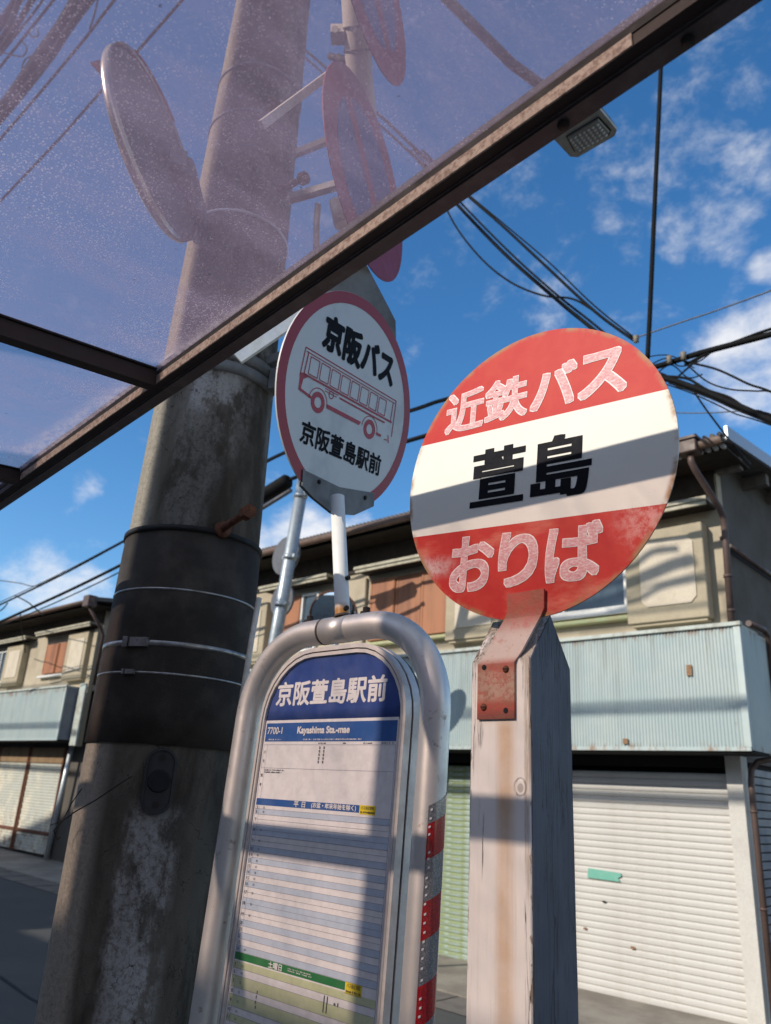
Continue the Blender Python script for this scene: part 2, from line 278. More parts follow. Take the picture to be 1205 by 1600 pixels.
    ys = b.sep()[1]; near = b.math('MULTIPLY', b.ramp(ys, .10, .60), b.ramp(n1, .30, .62, .3, 1)); v4 = b.voro(170, b.mapping((1, 1, 1), (.1, .2, 0)))
    spots = b.math('MAXIMUM', spots, b.math('MULTIPLY', b.ramp(b.math('SUBTRACT', v4, b.math('MULTIPLY', near, .20)), .15, .06, 0, .75), b.math('MULTIPLY', b.ramp(n2, .40, .56), b.ramp(b.noise(5, 5, .7), .36, .62, .1, 1))))
    spots = b.math('MAXIMUM', spots, b.math('MULTIPLY', b.ramp(ys, .585, .62), b.ramp(n2, .35, .6, .1, .6)))
    dark = b.math('MULTIPLY', b.ramp(v3, .10, .07), b.ramp(n2, .55, .62))
    b.link(b.mix(b.math('MULTIPLY', dark, .8), (.985, .905, .88), (.06, .05, .05)), tr.inputs['Color'])
    scol = b.mix(spots, (.54, .46, .62), (.88, .83, .87))
    b.link(scol, tl.inputs['Color']); b.link(scol, df.inputs['Color'])
    m1 = N.new('ShaderNodeMixShader'); m1.inputs[0].default_value = .35; b.link(tl.outputs[0], m1.inputs[1]); b.link(df.outputs[0], m1.inputs[2])
    fac = b.math('ADD', b.math('ADD', b.ramp(n1, .3, .75, .155, .205), b.ramp(b.noise(7, 6, .7, b.mapping((1.6, .35, 1), (0, 0, 0), (0, 0, .06))), .42, .70, 0, .10)), b.math('MULTIPLY', spots, .30))
    m2 = N.new('ShaderNodeMixShader'); b.link(fac, m2.inputs[0]); b.link(tr.outputs[0], m2.inputs[1]); b.link(m1.outputs[0], m2.inputs[2])
    m3 = N.new('ShaderNodeMixShader'); m3.inputs[0].default_value = .02; b.link(m2.outputs[0], m3.inputs[1]); b.link(gl.outputs[0], m3.inputs[2]); b.link(m3.outputs[0], b.out.inputs[0]); M['sheet'] = b.m
    # ---- street
    b = NB('asphalt'); n = b.noise(220, 4, .7); n1 = b.noise(1.1, 5, .6); b.set('Base Color', b.mix(b.ramp(n, .4, .65), b.mix(b.ramp(n1, .4, .65), (.038, .039, .041), (.055, .055, .055)), (.085, .084, .08))); b.set('Roughness', .92); b.bump(n, .5, .004); M['asphalt'] = b.m
    b = NB('pavement_concrete'); n = b.noise(90, 4, .7); n1 = b.noise(1.6, 6, .65); b.set('Base Color', b.mix(b.ramp(n, .4, .7, 0, .5), b.mix(b.ramp(n1, .38, .62), (.31, .28, .23), (.20, .175, .145)), (.15, .13, .11))); b.set('Roughness', .92); b.bump(n, .3, .003); M['paving'] = b.m
    M['kerb'] = worn('kerb_concrete', (.17, .15, .13), (.09, .08, .07), 5, .9, bump=.3)
    M['cable'] = worn('cable_black', (.007, .007, .008), (.014, .014, .014), 20, .75, spec=.12)
    M['cable_grey'] = worn('cable_grey', (.10, .10, .11), (.05, .05, .055), 20, .5)
    M['insul'] = worn('clamp_ivory', (.22, .19, .15), (.12, .10, .08), 40, .5)
    M['gpole'] = worn('galvanised_pole', (.37, .41, .43), (.25, .28, .31), 12, .42, .5, .7)
    M['lampgrey'] = worn('lamp_grey', (.42, .415, .37), (.3, .3, .27), 20, .5, .1)
    M['lampdark'] = worn('lamp_dark_grey', (.075, .078, .085), (.05, .05, .055), 20, .5, .1)
    b = NB('led_lens'); b.set('Base Color', (.62, .62, .58)); b.set('Roughness', .12); b.set('Specular IOR Level', .7); b.set('Base Color', (.85, .85, .82)); M['lens'] = b.m
    b = NB('clear_lamp_cover'); b.set('Base Color', (.30, .30, .27)); b.set('Roughness', .3); M['cover'] = b.m
    # ---- houses
    b = NB('stucco'); n = b.noise(2.2, 7, .65); n2 = b.noise(120, 3, .6); b.set('Base Color', b.mix(b.ramp(n, .40, .66, 0, .7), (.45, .385, .285), (.33, .28, .205))); b.set('Roughness', .92); b.bump(n2, .35, .004); M['stucco'] = b.m
    M['stucco_box'] = worn('stucco_box', (.42, .36, .255), (.31, .27, .20), 3.5, .9, bump=.3)
    M['cream'] = worn('cream_panel', (.60, .525, .415), (.48, .415, .325), 5, .85, amt=.6)
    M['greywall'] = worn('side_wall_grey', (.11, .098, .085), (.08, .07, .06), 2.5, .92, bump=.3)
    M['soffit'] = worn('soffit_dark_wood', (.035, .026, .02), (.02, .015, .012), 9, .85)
    M['brown'] = worn('brown_downpipe', (.105, .068, .058), (.06, .042, .036), 8, .5)
    M['gutter'] = worn('brown_gutter', (.15, .095, .07), (.06, .045, .04), 7, .6)
    M['tile'] = worn('roof_tile_grey', (.115, .105, .10), (.06, .055, .05), 7, .7)
    M['tile_end'] = worn('roof_tile_end_pale', (.52, .50, .45), (.3, .28, .25), 12, .8)
    M['hood'] = worn('hood_flashing', (.44, .41, .31), (.26, .23, .17), 10, .6, amt=.7)
    M['rafter'] = worn('rafter_grey_wood', (.19, .165, .14), (.1, .09, .08), 10, .85)
    b = NB('verge_metal'); b.set('Base Color', (.33, .36, .40)); b.set('Metallic', .4); b.set('Roughness', .4); M['verge'] = b.m
    b = NB('orange_grain'); n = b.noise(5, 6, .6, b.mapping((1, 1, .18))); n2 = b.noise(30, 4, .6, b.mapping((1, 1, .1))); b.set('Base Color', b.mix(b.ramp(n, .38, .66), (.36, .145, .065), (.22, .085, .04))); b.set('Roughness', .6); b.bump(n2, .2, .003); M['orange'] = b.m
    M['sill_green'] = worn('pale_green_sill', (.47, .52, .28), (.5, .42, .25), 6, .7, amt=.8)
    b = NB('dark_glass'); n = b.noise(3, 3, .5); b.set('Base Color', b.mix(b.ramp(n, .4, .6), (.035, .055, .075), (.06, .085, .105))); b.set('Roughness', .12); b.set('Specular IOR Level', .6); M['glass'] = b.m
    M['sash'] = worn('white_sash', (.72, .71, .68), (.55, .53, .5), 9, .5, amt=.4)
    b = NB('corrugated_blue'); n = b.noise(2.4, 7, .65); n2 = b.noise(14, 6, .7, b.mapping((1, 1, .3)))
    c = b.mix(b.ramp(n, .40, .66, 0, .8), (.37, .45, .45), (.44, .495, .48)); x, y, z = b.sep()
    c = b.mix(b.math('MULTIPLY', b.math('MAXIMUM', b.ramp(z, 3.28, 3.36), b.ramp(z, 2.34, 2.27)), b.ramp(n2, .46, .64, 0, .8)), c, (.24, .13, .07))
    c = b.mix(b.ramp(n2, .70, .74, 0, .8), c, (.27, .14, .07))
    rn = b.noise(1.0, 5, .7, b.mapping((7, 7, .5), (1, 0, 0))); c = b.mix(b.math('MULTIPLY', b.ramp(rn, .50, .68, 0, .55), b.ramp(z, 2.5, 3.36, .35, 1)), c, (.24, .26, .24)); rn2 = b.noise(1.0, 5, .7, b.mapping((16, 16, .8), (5, 0, 0))); c = b.mix(b.math('MULTIPLY', b.ramp(rn2, .63, .70, 0, .6), b.ramp(z, 2.7, 3.36, 0, 1)), c, (.26, .15, .08))
    b.set('Base Color', c); b.set('Roughness', .5); b.set('Metallic', .1); M['corr'] = b.m
    M['flash'] = worn('awning_flashing', (.47, .52, .48), (.24, .19, .13), 9, .55, amt=.6)
    b = NB('shutter_white'); n = b.noise(1.8, 6, .6); n2 = b.noise(30, 5, .7); z = b.sep('Object')[2]
    rn = b.noise(1.0, 6, .7, b.mapping((9, 9, .7), (1, 0, 0), src='Generated')); gx = b.noise(1.0, 5, .65, b.mapping((5, 1, 6))); dn = b.noise(1.0, 3, .6, b.mapping((40, 40, 300)))
    c = b.mix(b.ramp(n, .4, .7, 0, .6), (.53, .515, .485), (.45, .43, .40)); c = b.mix(b.ramp(gx, .50, .70, 0, .5), c, (.42, .39, .34)); c = b.mix(b.ramp(n2, .62, .72, 0, .5), c, (.33, .28, .22))
    c = b.mix(b.math('MULTIPLY', b.ramp(z, .012, .003), .5), c, (.30, .27, .23)); st_ = b.noise(1.0, 4, .6, b.mapping((14, 1, 1.5), (3, 0, 0))); c = b.mix(b.ramp(st_, .56, .72, 0, .35), c, (.36, .33, .29))
    b.set('Base Color', c); b.set('Roughness', .5); M['sh_white'] = b.m
    b = NB('shutter_green'); n = b.noise(2.5, 6, .65); n2 = b.noise(9, 6, .7, b.mapping((.5, 1, 2.5))); n3 = b.noise(12, 4, .6, b.mapping((.8, 1, 2.5), (3, 1, 7)))
    c = b.mix(b.ramp(n, .42, .62), (.21, .26, .12), (.25, .30, .18)); c = b.mix(b.ramp(n2, .50, .58, 0, .8), c, (.31, .39, .39)); c = b.mix(b.ramp(n3, .66, .70, 0, .8), c, (.42, .13, .10))
    b.set('Base Color', c); b.set('Roughness', .55); M['sh_green'] = b.m
    b = NB('folding_door_rusty'); n = b.noise(1.4, 6, .65, b.mapping((1, 1, .7))); n2 = b.noise(8, 6, .7); z = b.sep('Object')[2]
    c = b.mix(b.ramp(n, .47, .58), (.50, .51, .45), (.66, .62, .50)); c = b.mix(b.math('MULTIPLY', b.ramp(n2, .46, .62), b.ramp(z, 1.1, .3, .15, .85)), c, (.25, .14, .07))
    b.set('Base Color', c); b.set('Roughness', .65); M['door_old'] = b.m
    M['door_brown'] = worn('door_head_brown', (.26, .17, .09), (.16, .10, .06), 6, .8)
    M['column'] = worn('column_white', (.58, .56, .515), (.48, .455, .41), 5, .6, amt=.5)
    M['sh_side'] = worn('side_shutter_grey', (.17, .185, .22), (.12, .13, .16), 4, .55)
    M['teal'] = worn('teal_tape', (.15, .42, .33), (.26, .46, .38), 30, .5)
    M['tag'] = worn('rusty_tag', (.22, .10, .045), (.36, .27, .16), 90, .7, amt=.9)
    M['void'] = worn('dark_gap', (.012, .012, .014), (.02, .02, .02), 5, .9)
    # ---- mirror and traffic signs
    b = NB('mirror_rim'); b.set('Base Color', (.50, .46, .42)); b.set('Metallic', .8); b.set('Roughness', .28); M['mrim'] = b.m
    M['mback'] = worn('mirror_back_grey', (.13, .135, .15), (.085, .09, .10), 8, .5, .2, .8)
    b = NB('mirror_face'); b.set('Base Color', (.75, .78, .8)); b.set('Metallic', 1.0); b.set('Roughness', .04); M['mface'] = b.m
    M['mor'] = worn('mirror_orange', (.58, .12, .035), (.42, .09, .05), 9, .4)
    M['sred'] = worn('traffic_red', (.27, .022, .035), (.22, .04, .045), 12, .5)
    M['sblue'] = worn('traffic_blue', (.03, .075, .22), (.05, .09, .2), 12, .5)
    M['cream_pipe'] = worn('cream_sign_pipe', (.56, .52, .46), (.42, .38, .33), 18, .5, .1, .8)
    M['plate_b'] = worn('black_plate', (.02, .02, .022), (.035, .034, .034), 40, .55)
    M['station'] = worn('station_concrete', (.30, .29, .27), (.2, .19, .18), 1, .9)
mats()

# ---------------------------------------------------------------- mesh helper
RM = {}
class MB:
    def __init__(s): s.v = []; s.f = []; s.mi = []; s.sm = []
    def add(s, vs, fs, mi=0, sm=False):
        o = len(s.v); s.v += [Vector(p) for p in vs]; s.f += [[o + i for i in f] for f in fs]; s.mi += [mi] * len(fs); s.sm += [sm] * len(fs); return s
    def box(s, a, b, mi=0, bev=0.0):
        x0, y0, z0 = a; x1, y1, z1 = b
        if bev:
            e = bev
            vs = []; 
            for z, i in ((z0, e), (z0 + e, 0), (z1 - e, 0), (z1, e)):
                j = i
                vs += [(x0 + e + j * 0, y0 + j, z), (x1 - e, y0 + j, z), (x1 - j, y0 + e, z), (x1 - j, y1 - e, z), (x1 - e, y1 - j, z), (x0 + e, y1 - j, z), (x0 + j, y1 - e, z), (x0 + j, y0 + e, z)]
            fs = [list(range(7, -1, -1)), list(range(24, 32))]
            for k in range(3):
                for i in range(8):
                    n = (i + 1) % 8; fs.append([k * 8 + i, k * 8 + n, k * 8 + 8 + n, k * 8 + 8 + i])
            return s.add(vs, fs, mi)
        vs = [(x0, y0, z0), (x1, y0, z0), (x1, y1, z0), (x0, y1, z0), (x0, y0, z1), (x1, y0, z1), (x1, y1, z1), (x0, y1, z1)]
        return s.add(vs, [[3, 2, 1, 0], [4, 5, 6, 7], [0, 1, 5, 4], [1, 2, 6, 5], [2, 3, 7, 6], [3, 0, 4, 7]], mi)
    def bar(s, p, q, w, h, mi=0, upv=(0, 0, 1)):
        """box beam from p to q, w across and h along the up vector"""
        p, q = Vector(p), Vector(q); d = (q - p).normalized(); u = Vector(upv); x = d.cross(u).normalized(); u = x.cross(d)
        vs = []
        for c in (p, q):
            for a, b in ((-1, -1), (1, -1), (1, 1), (-1, 1)): vs.append(c + x * (a * w / 2) + u * (b * h / 2))
        return s.add(vs, [[0, 1, 2, 3], [7, 6, 5, 4], [0, 4, 5, 1], [1, 5, 6, 2], [2, 6, 7, 3], [3, 7, 4, 0]], mi)
    def tube(s, pts, r, n=10, mi=0, cap=True, closed=False):
        pts = [Vector(p) for p in pts]; m = len(pts); rs = r if isinstance(r, (list, tuple)) else [r] * m
        vs = []; prev = None
        for i, p in enumerate(pts):
            a = pts[i - 1] if (i > 0 or closed) else pts[i]; c = pts[(i + 1) % m] if (i < m - 1 or closed) else pts[i]
            t = (c - a).normalized()
            if prev is None:
                x = t.cross(Vector((0, 0, 1)))
                if x.length < 1e-3: x = t.cross(Vector((0, 1, 0)))
                x.normalize()
            else:
                x = (prev - t * prev.dot(t)).normalized()
            y = t.cross(x); prev = x
            for k in range(n):
                g = 2 * math.pi * k / n; vs.append(p + (x * math.cos(g) + y * math.sin(g)) * rs[i])
        fs = []
        for i in range(m if closed else m - 1):
            j = (i + 1) % m
            for k in range(n):
                l = (k + 1) % n; fs.append([i * n + k, i * n + l, j * n + l, j * n + k])
        s.add(vs, fs, mi, True)
        if cap and not closed:
            o = len(s.v) - m * n
            s.f += [[o + k for k in range(n - 1, -1, -1)], [o + (m - 1) * n + k for k in range(n)]]; s.mi += [mi] * 2; s.sm += [False] * 2
        return s
    def lathe(s, prof, c=(0, 0, 0), n=32, mi=0, axis='Z', sm=True, arc=None):
        """profile of (radius, height) spun about an axis through c"""
        vs = []; a0, a1 = arc or (0, 2 * math.pi); full = arc is None; cnt = n if full else n + 1
        for r, h in prof:
            for k in range(cnt):
                g = a0 + (a1 - a0) * k / n
                x, y = r * math.cos(g), r * math.sin(g)
                p = (x, y, h) if axis == 'Z' else ((x, h, y) if axis == 'Y' else (h, x, y))
                vs.append((p[0] + c[0], p[1] + c[1], p[2] + c[2]))
        fs = []
        for i in range(len(prof) - 1):
            for k in range(n):
                l = (k + 1) % cnt; f = [i * cnt + k, i * cnt + l, (i + 1) * cnt + l, (i + 1) * cnt + k]
                fs.append(f[::-1] if axis == 'Y' else f)
        return s.add(vs, fs, mi, sm)
    def sheet(s, pts, y, mi=0, flip=False):
        """flat polygon in the XZ plane at depth y, facing -Y"""
        vs = [(p[0], y, p[1]) for p in pts]; f = list(range(len(vs)))
        return s.add(vs, [f[::-1] if flip else f], mi)
    def rect(s, x0, z0, x1, z1, y, mi=0): return s.sheet([(x0, z0), (x1, z0), (x1, z1), (x0, z1)], y, mi)
    def prism(s, pts, y0, y1, mi=0):
        """extrude a counter-clockwise XZ polygon from y0 (front) to y1"""
        n = len(pts); vs = [(p[0], y0, p[1]) for p in pts] + [(p[0], y1, p[1]) for p in pts]
        fs = [list(range(n)), list(range(2 * n - 1, n - 1, -1))] + [[i, n + i, n + (i + 1) % n, (i + 1) % n] for i in range(n)]
        return s.add(vs, fs, mi)
    def build(s, name, mats_, parent=None, M_=None, auto=None):
        me = bpy.data.meshes.new(name); me.from_pydata([tuple(p) for p in s.v], [], s.f)
        for m in (mats_ if isinstance(mats_, (list, tuple)) else [mats_]): me.materials.append(m)
        me.polygons.foreach_set('material_index', s.mi); me.polygons.foreach_set('use_smooth', s.sm); me.update()
        return put(name, me, parent, M_)
def put(name, me, parent=None, M_=None):
    o = bpy.data.objects.new(name, me); COL.objects.link(o)
    M_ = M_ or Matrix.Identity(4); RM[o.name] = M_
    if parent is not None:
        o.parent = parent; o.matrix_basis = RM[parent.name].inverted() @ M_
    else: o.matrix_basis = M_
    return o
def thing(name, label, cat, M_=None, group=None):
    o = bpy.data.objects.new(name, None); o.empty_display_size = .1; COL.objects.link(o)
    M_ = M_ or Matrix.Identity(4)
    if isinstance(M_, (tuple, Vector)): M_ = Matrix.Translation(M_)
    o.matrix_basis = M_; RM[o.name] = M_; tag(o, label, cat, group); return o
def tag(o, label, cat, group=None):
    o['label'] = label; o['category'] = cat
    if group: o['group'] = group
    return o
def struct(o): o['kind'] = 'structure'; return o
def T(x, y, z): return Matrix.Translation((x, y, z))
def frame(c, u, n, w):
    """matrix whose local X is u, local -Y is the facing normal n, local Z is w"""
    return Matrix(((u.x, -n.x, w.x, c.x), (u.y, -n.y, w.y, c.y), (u.z, -n.z, w.z, c.z), (0, 0, 0, 1)))
def rrect(hx, z0, z1, r, n=8, rb=None):
    """rounded-top outline, counter-clockwise seen from -Y"""
    pts = [(-hx, z0), (hx, z0)]
    for k in range(n + 1):
        a = math.pi / 2 * k / n; pts.append((hx - r + r * math.cos(a), z1 - r + r * math.sin(a)))
    for k in range(n + 1):
        a = math.pi / 2 * (1 + k / n); pts.append((-hx + r + r * math.cos(a), z1 - r + r * math.sin(a)))
    return pts
def ring(s, po, pi, y0, y1, mi=0):
    n = len(po)
    vs = [(p[0], y0, p[1]) for p in po] + [(p[0], y0, p[1]) for p in pi] + [(p[0], y1, p[1]) for p in po] + [(p[0], y1, p[1]) for p in pi]
    fs = []
    for i in range(n):
        j = (i + 1) % n
        fs += [[i, j, n + j, n + i], [n + i, n + j, 3 * n + j, 3 * n + i], [j, i, 2 * n + i, 2 * n + j]]
    s.add(vs, fs, mi)
# ---------------------------------------------------------------- lettering
_gl = {}
def glyphs(txt, off=0.0, space=1.0, res=5):
    k = (txt, off, space)
    if k not in _gl:
        cu = bpy.data.curves.new('lettering', 'FONT'); cu.body = txt; cu.offset = off; cu.space_character = space; cu.resolution_u = res; cu.fill_mode = 'FRONT'
        o = bpy.data.objects.new('lettering', cu); COL.objects.link(o)
        dg = bpy.context.evaluated_depsgraph_get(); dg.update(); me = bpy.data.meshes.new_from_object(o.evaluated_get(dg))
        vs = [(v.co.x, v.co.y) for v in me.vertices]; fs = [list(p.vertices) for p in me.polygons]
        bpy.data.objects.remove(o); bpy.data.curves.remove(cu); bpy.data.meshes.remove(me)
        _gl[k] = (vs, fs)
    return _gl[k]
def bbox(vs): return min(v[0] for v in vs), min(v[1] for v in vs), max(v[0] for v in vs), max(v[1] for v in vs)
def letters(mb, txt, quad, y, off=0.0, mi=0, ref=None, space=1.0):
    """print text into a quad (TL, TR, BR, BL in x,z) on depth y; ref = offset whose bounding box fills the quad"""
    vs, fs = glyphs(txt, off, space); a = bbox(glyphs(txt, ref if ref is not None else off, space)[0])
    TL, TR, BR, BL = quad; out = []
    for x, z in vs:
        s = (x - a[0]) / (a[2] - a[0]); t = (z - a[1]) / (a[3] - a[1])
        out.append(((1 - t) * ((1 - s) * BL[0] + s * BR[0]) + t * ((1 - s) * TL[0] + s * TR[0]), y, (1 - t) * ((1 - s) * BL[1] + s * BR[1]) + t * ((1 - s) * TL[1] + s * TR[1])))
    ff = []
    for f in fs:
        p, q, r = [out[i] for i in f[:3]]
        area = sum(out[f[i]][0] * out[f[(i + 1) % len(f)]][2] - out[f[(i + 1) % len(f)]][0] * out[f[i]][2] for i in range(len(f)))
        ff.append(f if area > 0 else f[::-1])
    mb.add(out, ff, mi)
def lbox(mb, txt, x0, z0, x1, z1, y, off=0.0, mi=0, ref=None, space=1.0): letters(mb, txt, ((x0, z1), (x1, z1), (x1, z0), (x0, z0)), y, off, mi, ref, space)
def bold(mb, txt, quad, y, r, mi=0, k=8, off=0.0, space=1.0, rz=None, sq=False):
    """heavy letter: the same thin glyph stacked a hair apart in a small circle"""
    TL, TR, BR, BL = quad; q = r if rz is None else rz
    ins = ((TL[0] + r, TL[1] - q), (TR[0] - r, TR[1] - q), (BR[0] - r, BR[1] + q), (BL[0] + r, BL[1] + q))
    for i in range(k + 1):
        dx, dz = (0, 0) if i == k else (r * max(-1, min(1, 1.45 * math.cos(2 * math.pi * i / k))), q * max(-1, min(1, 1.45 * math.sin(2 * math.pi * i / k)))) if sq else (r * math.cos(2 * math.pi * i / k), q * math.sin(2 * math.pi * i / k))
        letters(mb, txt, [(p[0] + dx, p[1] + dz) for p in ins], y - .00002 * i, off, mi, None, space)
def bbold(mb, txt, x0, z0, x1, z1, y, r, mi=0, k=8, space=1.0, sq=False): bold(mb, txt, ((x0, z1), (x1, z1), (x1, z0), (x0, z0)), y, r, mi, k, 0.0, space, None, sq)
def gz(x): return max(0.0, min(.45, .0125 * (-x - 4)))

# ================================================================ THE SETTING
def ground_strip(name, mat, y0, y1, dz, xs=(-400, -40, -4, 400), thick=0.0):
    b = MB(); n = len(xs)
    vs = [(x, y0, gz(x) + dz) for x in xs] + [(x, y1, gz(x) + dz) for x in xs]
    b.add(vs, [[i, i + 1, n + i + 1, n + i] for i in range(n - 1)])
    if thick:
        vs = [(x, y0, gz(x) + dz) for x in xs] + [(x, y0, gz(x) + dz - thick) for x in xs]
        b.add(vs, [[n + i, n + i + 1, i + 1, i] for i in range(n - 1)])
    return struct(b.build(name, mat))
ground_strip('road', M['asphalt'], -400, 400, 0.0)
ground_strip('gutter_strip', M['kerb'], 6.13, 6.62, 0.006)
ground_strip('far_pavement', M['paving'], 6.62, 8.2, 0.022, thick=.03)
ground_strip('near_pavement', M['paving'], -5.9, 1.75, 0.05, thick=.06)

b = MB(); ck = [aZ(x, y, .004) for x, y in ((-40, 1518), (0, 1536), (18, 1549), (30, 1556), (48, 1569), (75, 1580), (110, 1600))]
b.add([p + Vector((0, -.012 - .008 * (i % 2), gz(p.x))) for i, p in enumerate(ck)] + [p + Vector((0, .012 + .006 * (i % 3), gz(p.x))) for i, p in enumerate(ck)], [[i, i + 1, 8 + i, 7 + i] for i in range(6)]); struct(b.build('road_crack_seal', [M['rubber']]))
b = MB()
for k in range(40): x = -20 + k * .6; b.box((x, 6.14, gz(x) + .004), (x + .012, 6.61, gz(x) + .0085))
struct(b.build('gutter_joints', [M['void']]))
# ---------------------------------------------------------------- houses over the road
YW, YC = 7.9, 7.4
def corrugated(x0, x1, z0, z1, y, pitch=.032, amp=.006, n=6):
    b = MB(); m = int((x1 - x0) / pitch * n); vs = []
    for i in range(m + 1):
        x = x0 + (x1 - x0) * i / m; yy = y + amp * math.sin(2 * math.pi * i / n)
        vs += [(x, yy, z0), (x, yy, z1)]
    b.add(vs, [[2 * i, 2 * i + 2, 2 * i + 3, 2 * i + 1] for i in range(m)], 0, True); return b
def corrugated_side(x, y0, y1, z0, z1, pitch=.05, amp=.007, n=6):
    b = MB(); m = int((y1 - y0) / pitch * n); vs = []
    for i in range(m + 1):
        y = y0 + (y1 - y0) * i / m; xx = x + amp * math.sin(2 * math.pi * i / n)
        vs += [(xx, y, z0), (xx, y, z1)]
    b.add(vs, [[2 * i, 2 * i + 2, 2 * i + 3, 2 * i + 1] for i in range(m)], 0, True); return b
PITCH = .0625
def slat_mesh(x0, x1, mat):
    b = MB(); pr = [(0.002, 0), (-.0035, .003), (-.0056, .011), (-.006, .031), (-.0055, .051), (-.0030, .0575), (.0025, .0595), (.0025, PITCH)]
    vs = []
    for y, z in pr: vs += [(x0, y, z), (x1, y, z)]
    b.add(vs, [[2 * i, 2 * i + 1, 2 * i + 3, 2 * i + 2] for i in range(len(pr) - 1)], 0, True)
    me = bpy.data.meshes.new('slat'); me.from_pydata([tuple(v) for v in b.v], [], b.f); me.materials.append(mat); me.polygons.foreach_set('use_smooth', b.sm)
    return me
def roller_shutter(parent, x0, x1, z0, z1, y, mat, boxmat):
    b = MB(); b.box((x0, y - .02, z1), (x1, y + .1, z1 + .09))
    sh = b.build('roller_shutter', [boxmat], parent)
    me = slat_mesh(x0 + .01, x1 - .01, mat); z = z0
    for k in range(int((z1 - z0) / PITCH)):
        put('slat', me, sh, T(0, y, z0 + k * PITCH))
    return sh
def hood(parent, x0, x1, z0=4.695, y=7.6):
    b = MB(); b.box((x0, y, z0 + .045), (x1, YW, z0 + .085)); b.box((x0 + .015, y + .02, z0), (x1 - .015, y + .05, z0 + .043)); b.box((x0 + .015, y + .052, z0 + .02), (x1 - .015, YW - .002, z0 + .043), 1)
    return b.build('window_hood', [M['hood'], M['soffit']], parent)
def shutter_box(parent, x0, x1, z0, z1, y=7.74, octo=True, inner=M['cream']):
    b = MB(); b.box((x0, y, z0), (x1, YW - .003, z1), 0, .008); b.box((x0 + .04, y + .03, z0 - .03), (x1 - .03, YW - .004, z0 - .002))
    o = b.build('shutter_box', [M['stucco_box']], parent)
    w = x1 - x0; h = z1 - z0; a, c, d, e = x0 + .2 * w, x1 - .12 * w, z0 + .16 * h, z1 - .13 * h; k = .05 * min(w, h) + .02
    pts = [(a + k, d), (c - k, d), (c - k * .5, d + k * .5), (c, d + k), (c, e - k), (c - k, e), (a + k, e), (a, e - k), (a, d + k), (a + k * .5, d + k * .5)] if octo else [(a, d), (c, d), (c, e), (a, e)]
    p = MB(); p.prism(pts, y - .012, y + .004); p.build('inset_panel', [inner], o)
    return o
def window(parent, x0, x1, z0, z1, y=7.84, panes=2, glass=None, fr=None, bar=0.0):
    fr = fr or M['sash']; b = MB(); t = .035
    b.box((x0, y, z0), (x1, YW - .004, z0 + t)); b.box((x0, y, z1 - t), (x1, YW - .004, z1)); b.box((x0, y, z0 + t), (x0 + t, YW - .004, z1 - t)); b.box((x1 - t, y, z0 + t), (x1, YW - .004, z1 - t))
    if bar: b.box((x0 + t, y + .008, z0 + t), (x1 - t, y + .03, z0 + t + bar))
    for k in range(1, panes):
        x = x0 + (x1 - x0) * k / panes; b.box((x - .018, y + .006, z0 + t), (x + .018, YW - .006, z1 - t))
    f = b.build('window', [fr], parent)
    for k in range(panes):
        a = x0 + (x1 - x0) * k / panes; c = x0 + (x1 - x0) * (k + 1) / panes
        p = MB(); p.box((a + .02, y + .035, z0 + .02), (c - .02, y + .04, z1 - .02)); p.build('pane', [glass or M['glass']], f)
    return f
def panel_row(parent, x0, x1, z0, z1, n, y=7.85):
    w = (x1 - x0) / n
    for k in range(n):
        a = x0 + k * w; b = MB(); yy = y + (k % 2) * .02
        b.box((a, yy, z0), (a + w - .004, yy + .03, z1), 0, .004); b.box((a + .012, yy - .006, z0 + .03), (a + .045, yy - .001, z1 - .03)); b.box((a + w - .05, yy - .006, z0 + .03), (a + w - .018, yy - .001, z1 - .03))
        b.build('orange_panel', [M['orange']], parent)
def sill(parent, x0, x1, z, mat): 
    b = MB(); b.box((x0, 7.80, z), (x1, YW - .005, z + .045), 0, .006); return b.build('window_sill', [mat], parent)
def awning(parent, x0, x1, z0, z1, side_right=True):
    o = corrugated(x0, x1, z0, z1, YC).build('awning', [M['corr']], parent)
    b = MB(); b.box((x0 - .01, YC - .03, z1 - .004), (x1 + .02, YC + .03, z1 + .035), 0, .004); b.box((x0, YC + .032, z1 - .01), (x1, YW - .004, z1 + .02)); b.build('awning_flashing', [M['flash']], o)
    b = MB(); b.box((x0, YC + .02, z0 - .03), (x1 - .01, YW - .004, z0 - .005)); b.build('awning_soffit', [M['void']], o)
    b = MB(); b.box((x0, YC - .012, z0 - .02), (x1, YC + .012, z0 + .012)); b.box((x1 - .055, YC - .012, z0 + .014), (x1 + .006, YC + .012, z1 - .006)); b.build('awning_trim', [M['corr']], o)
    return o
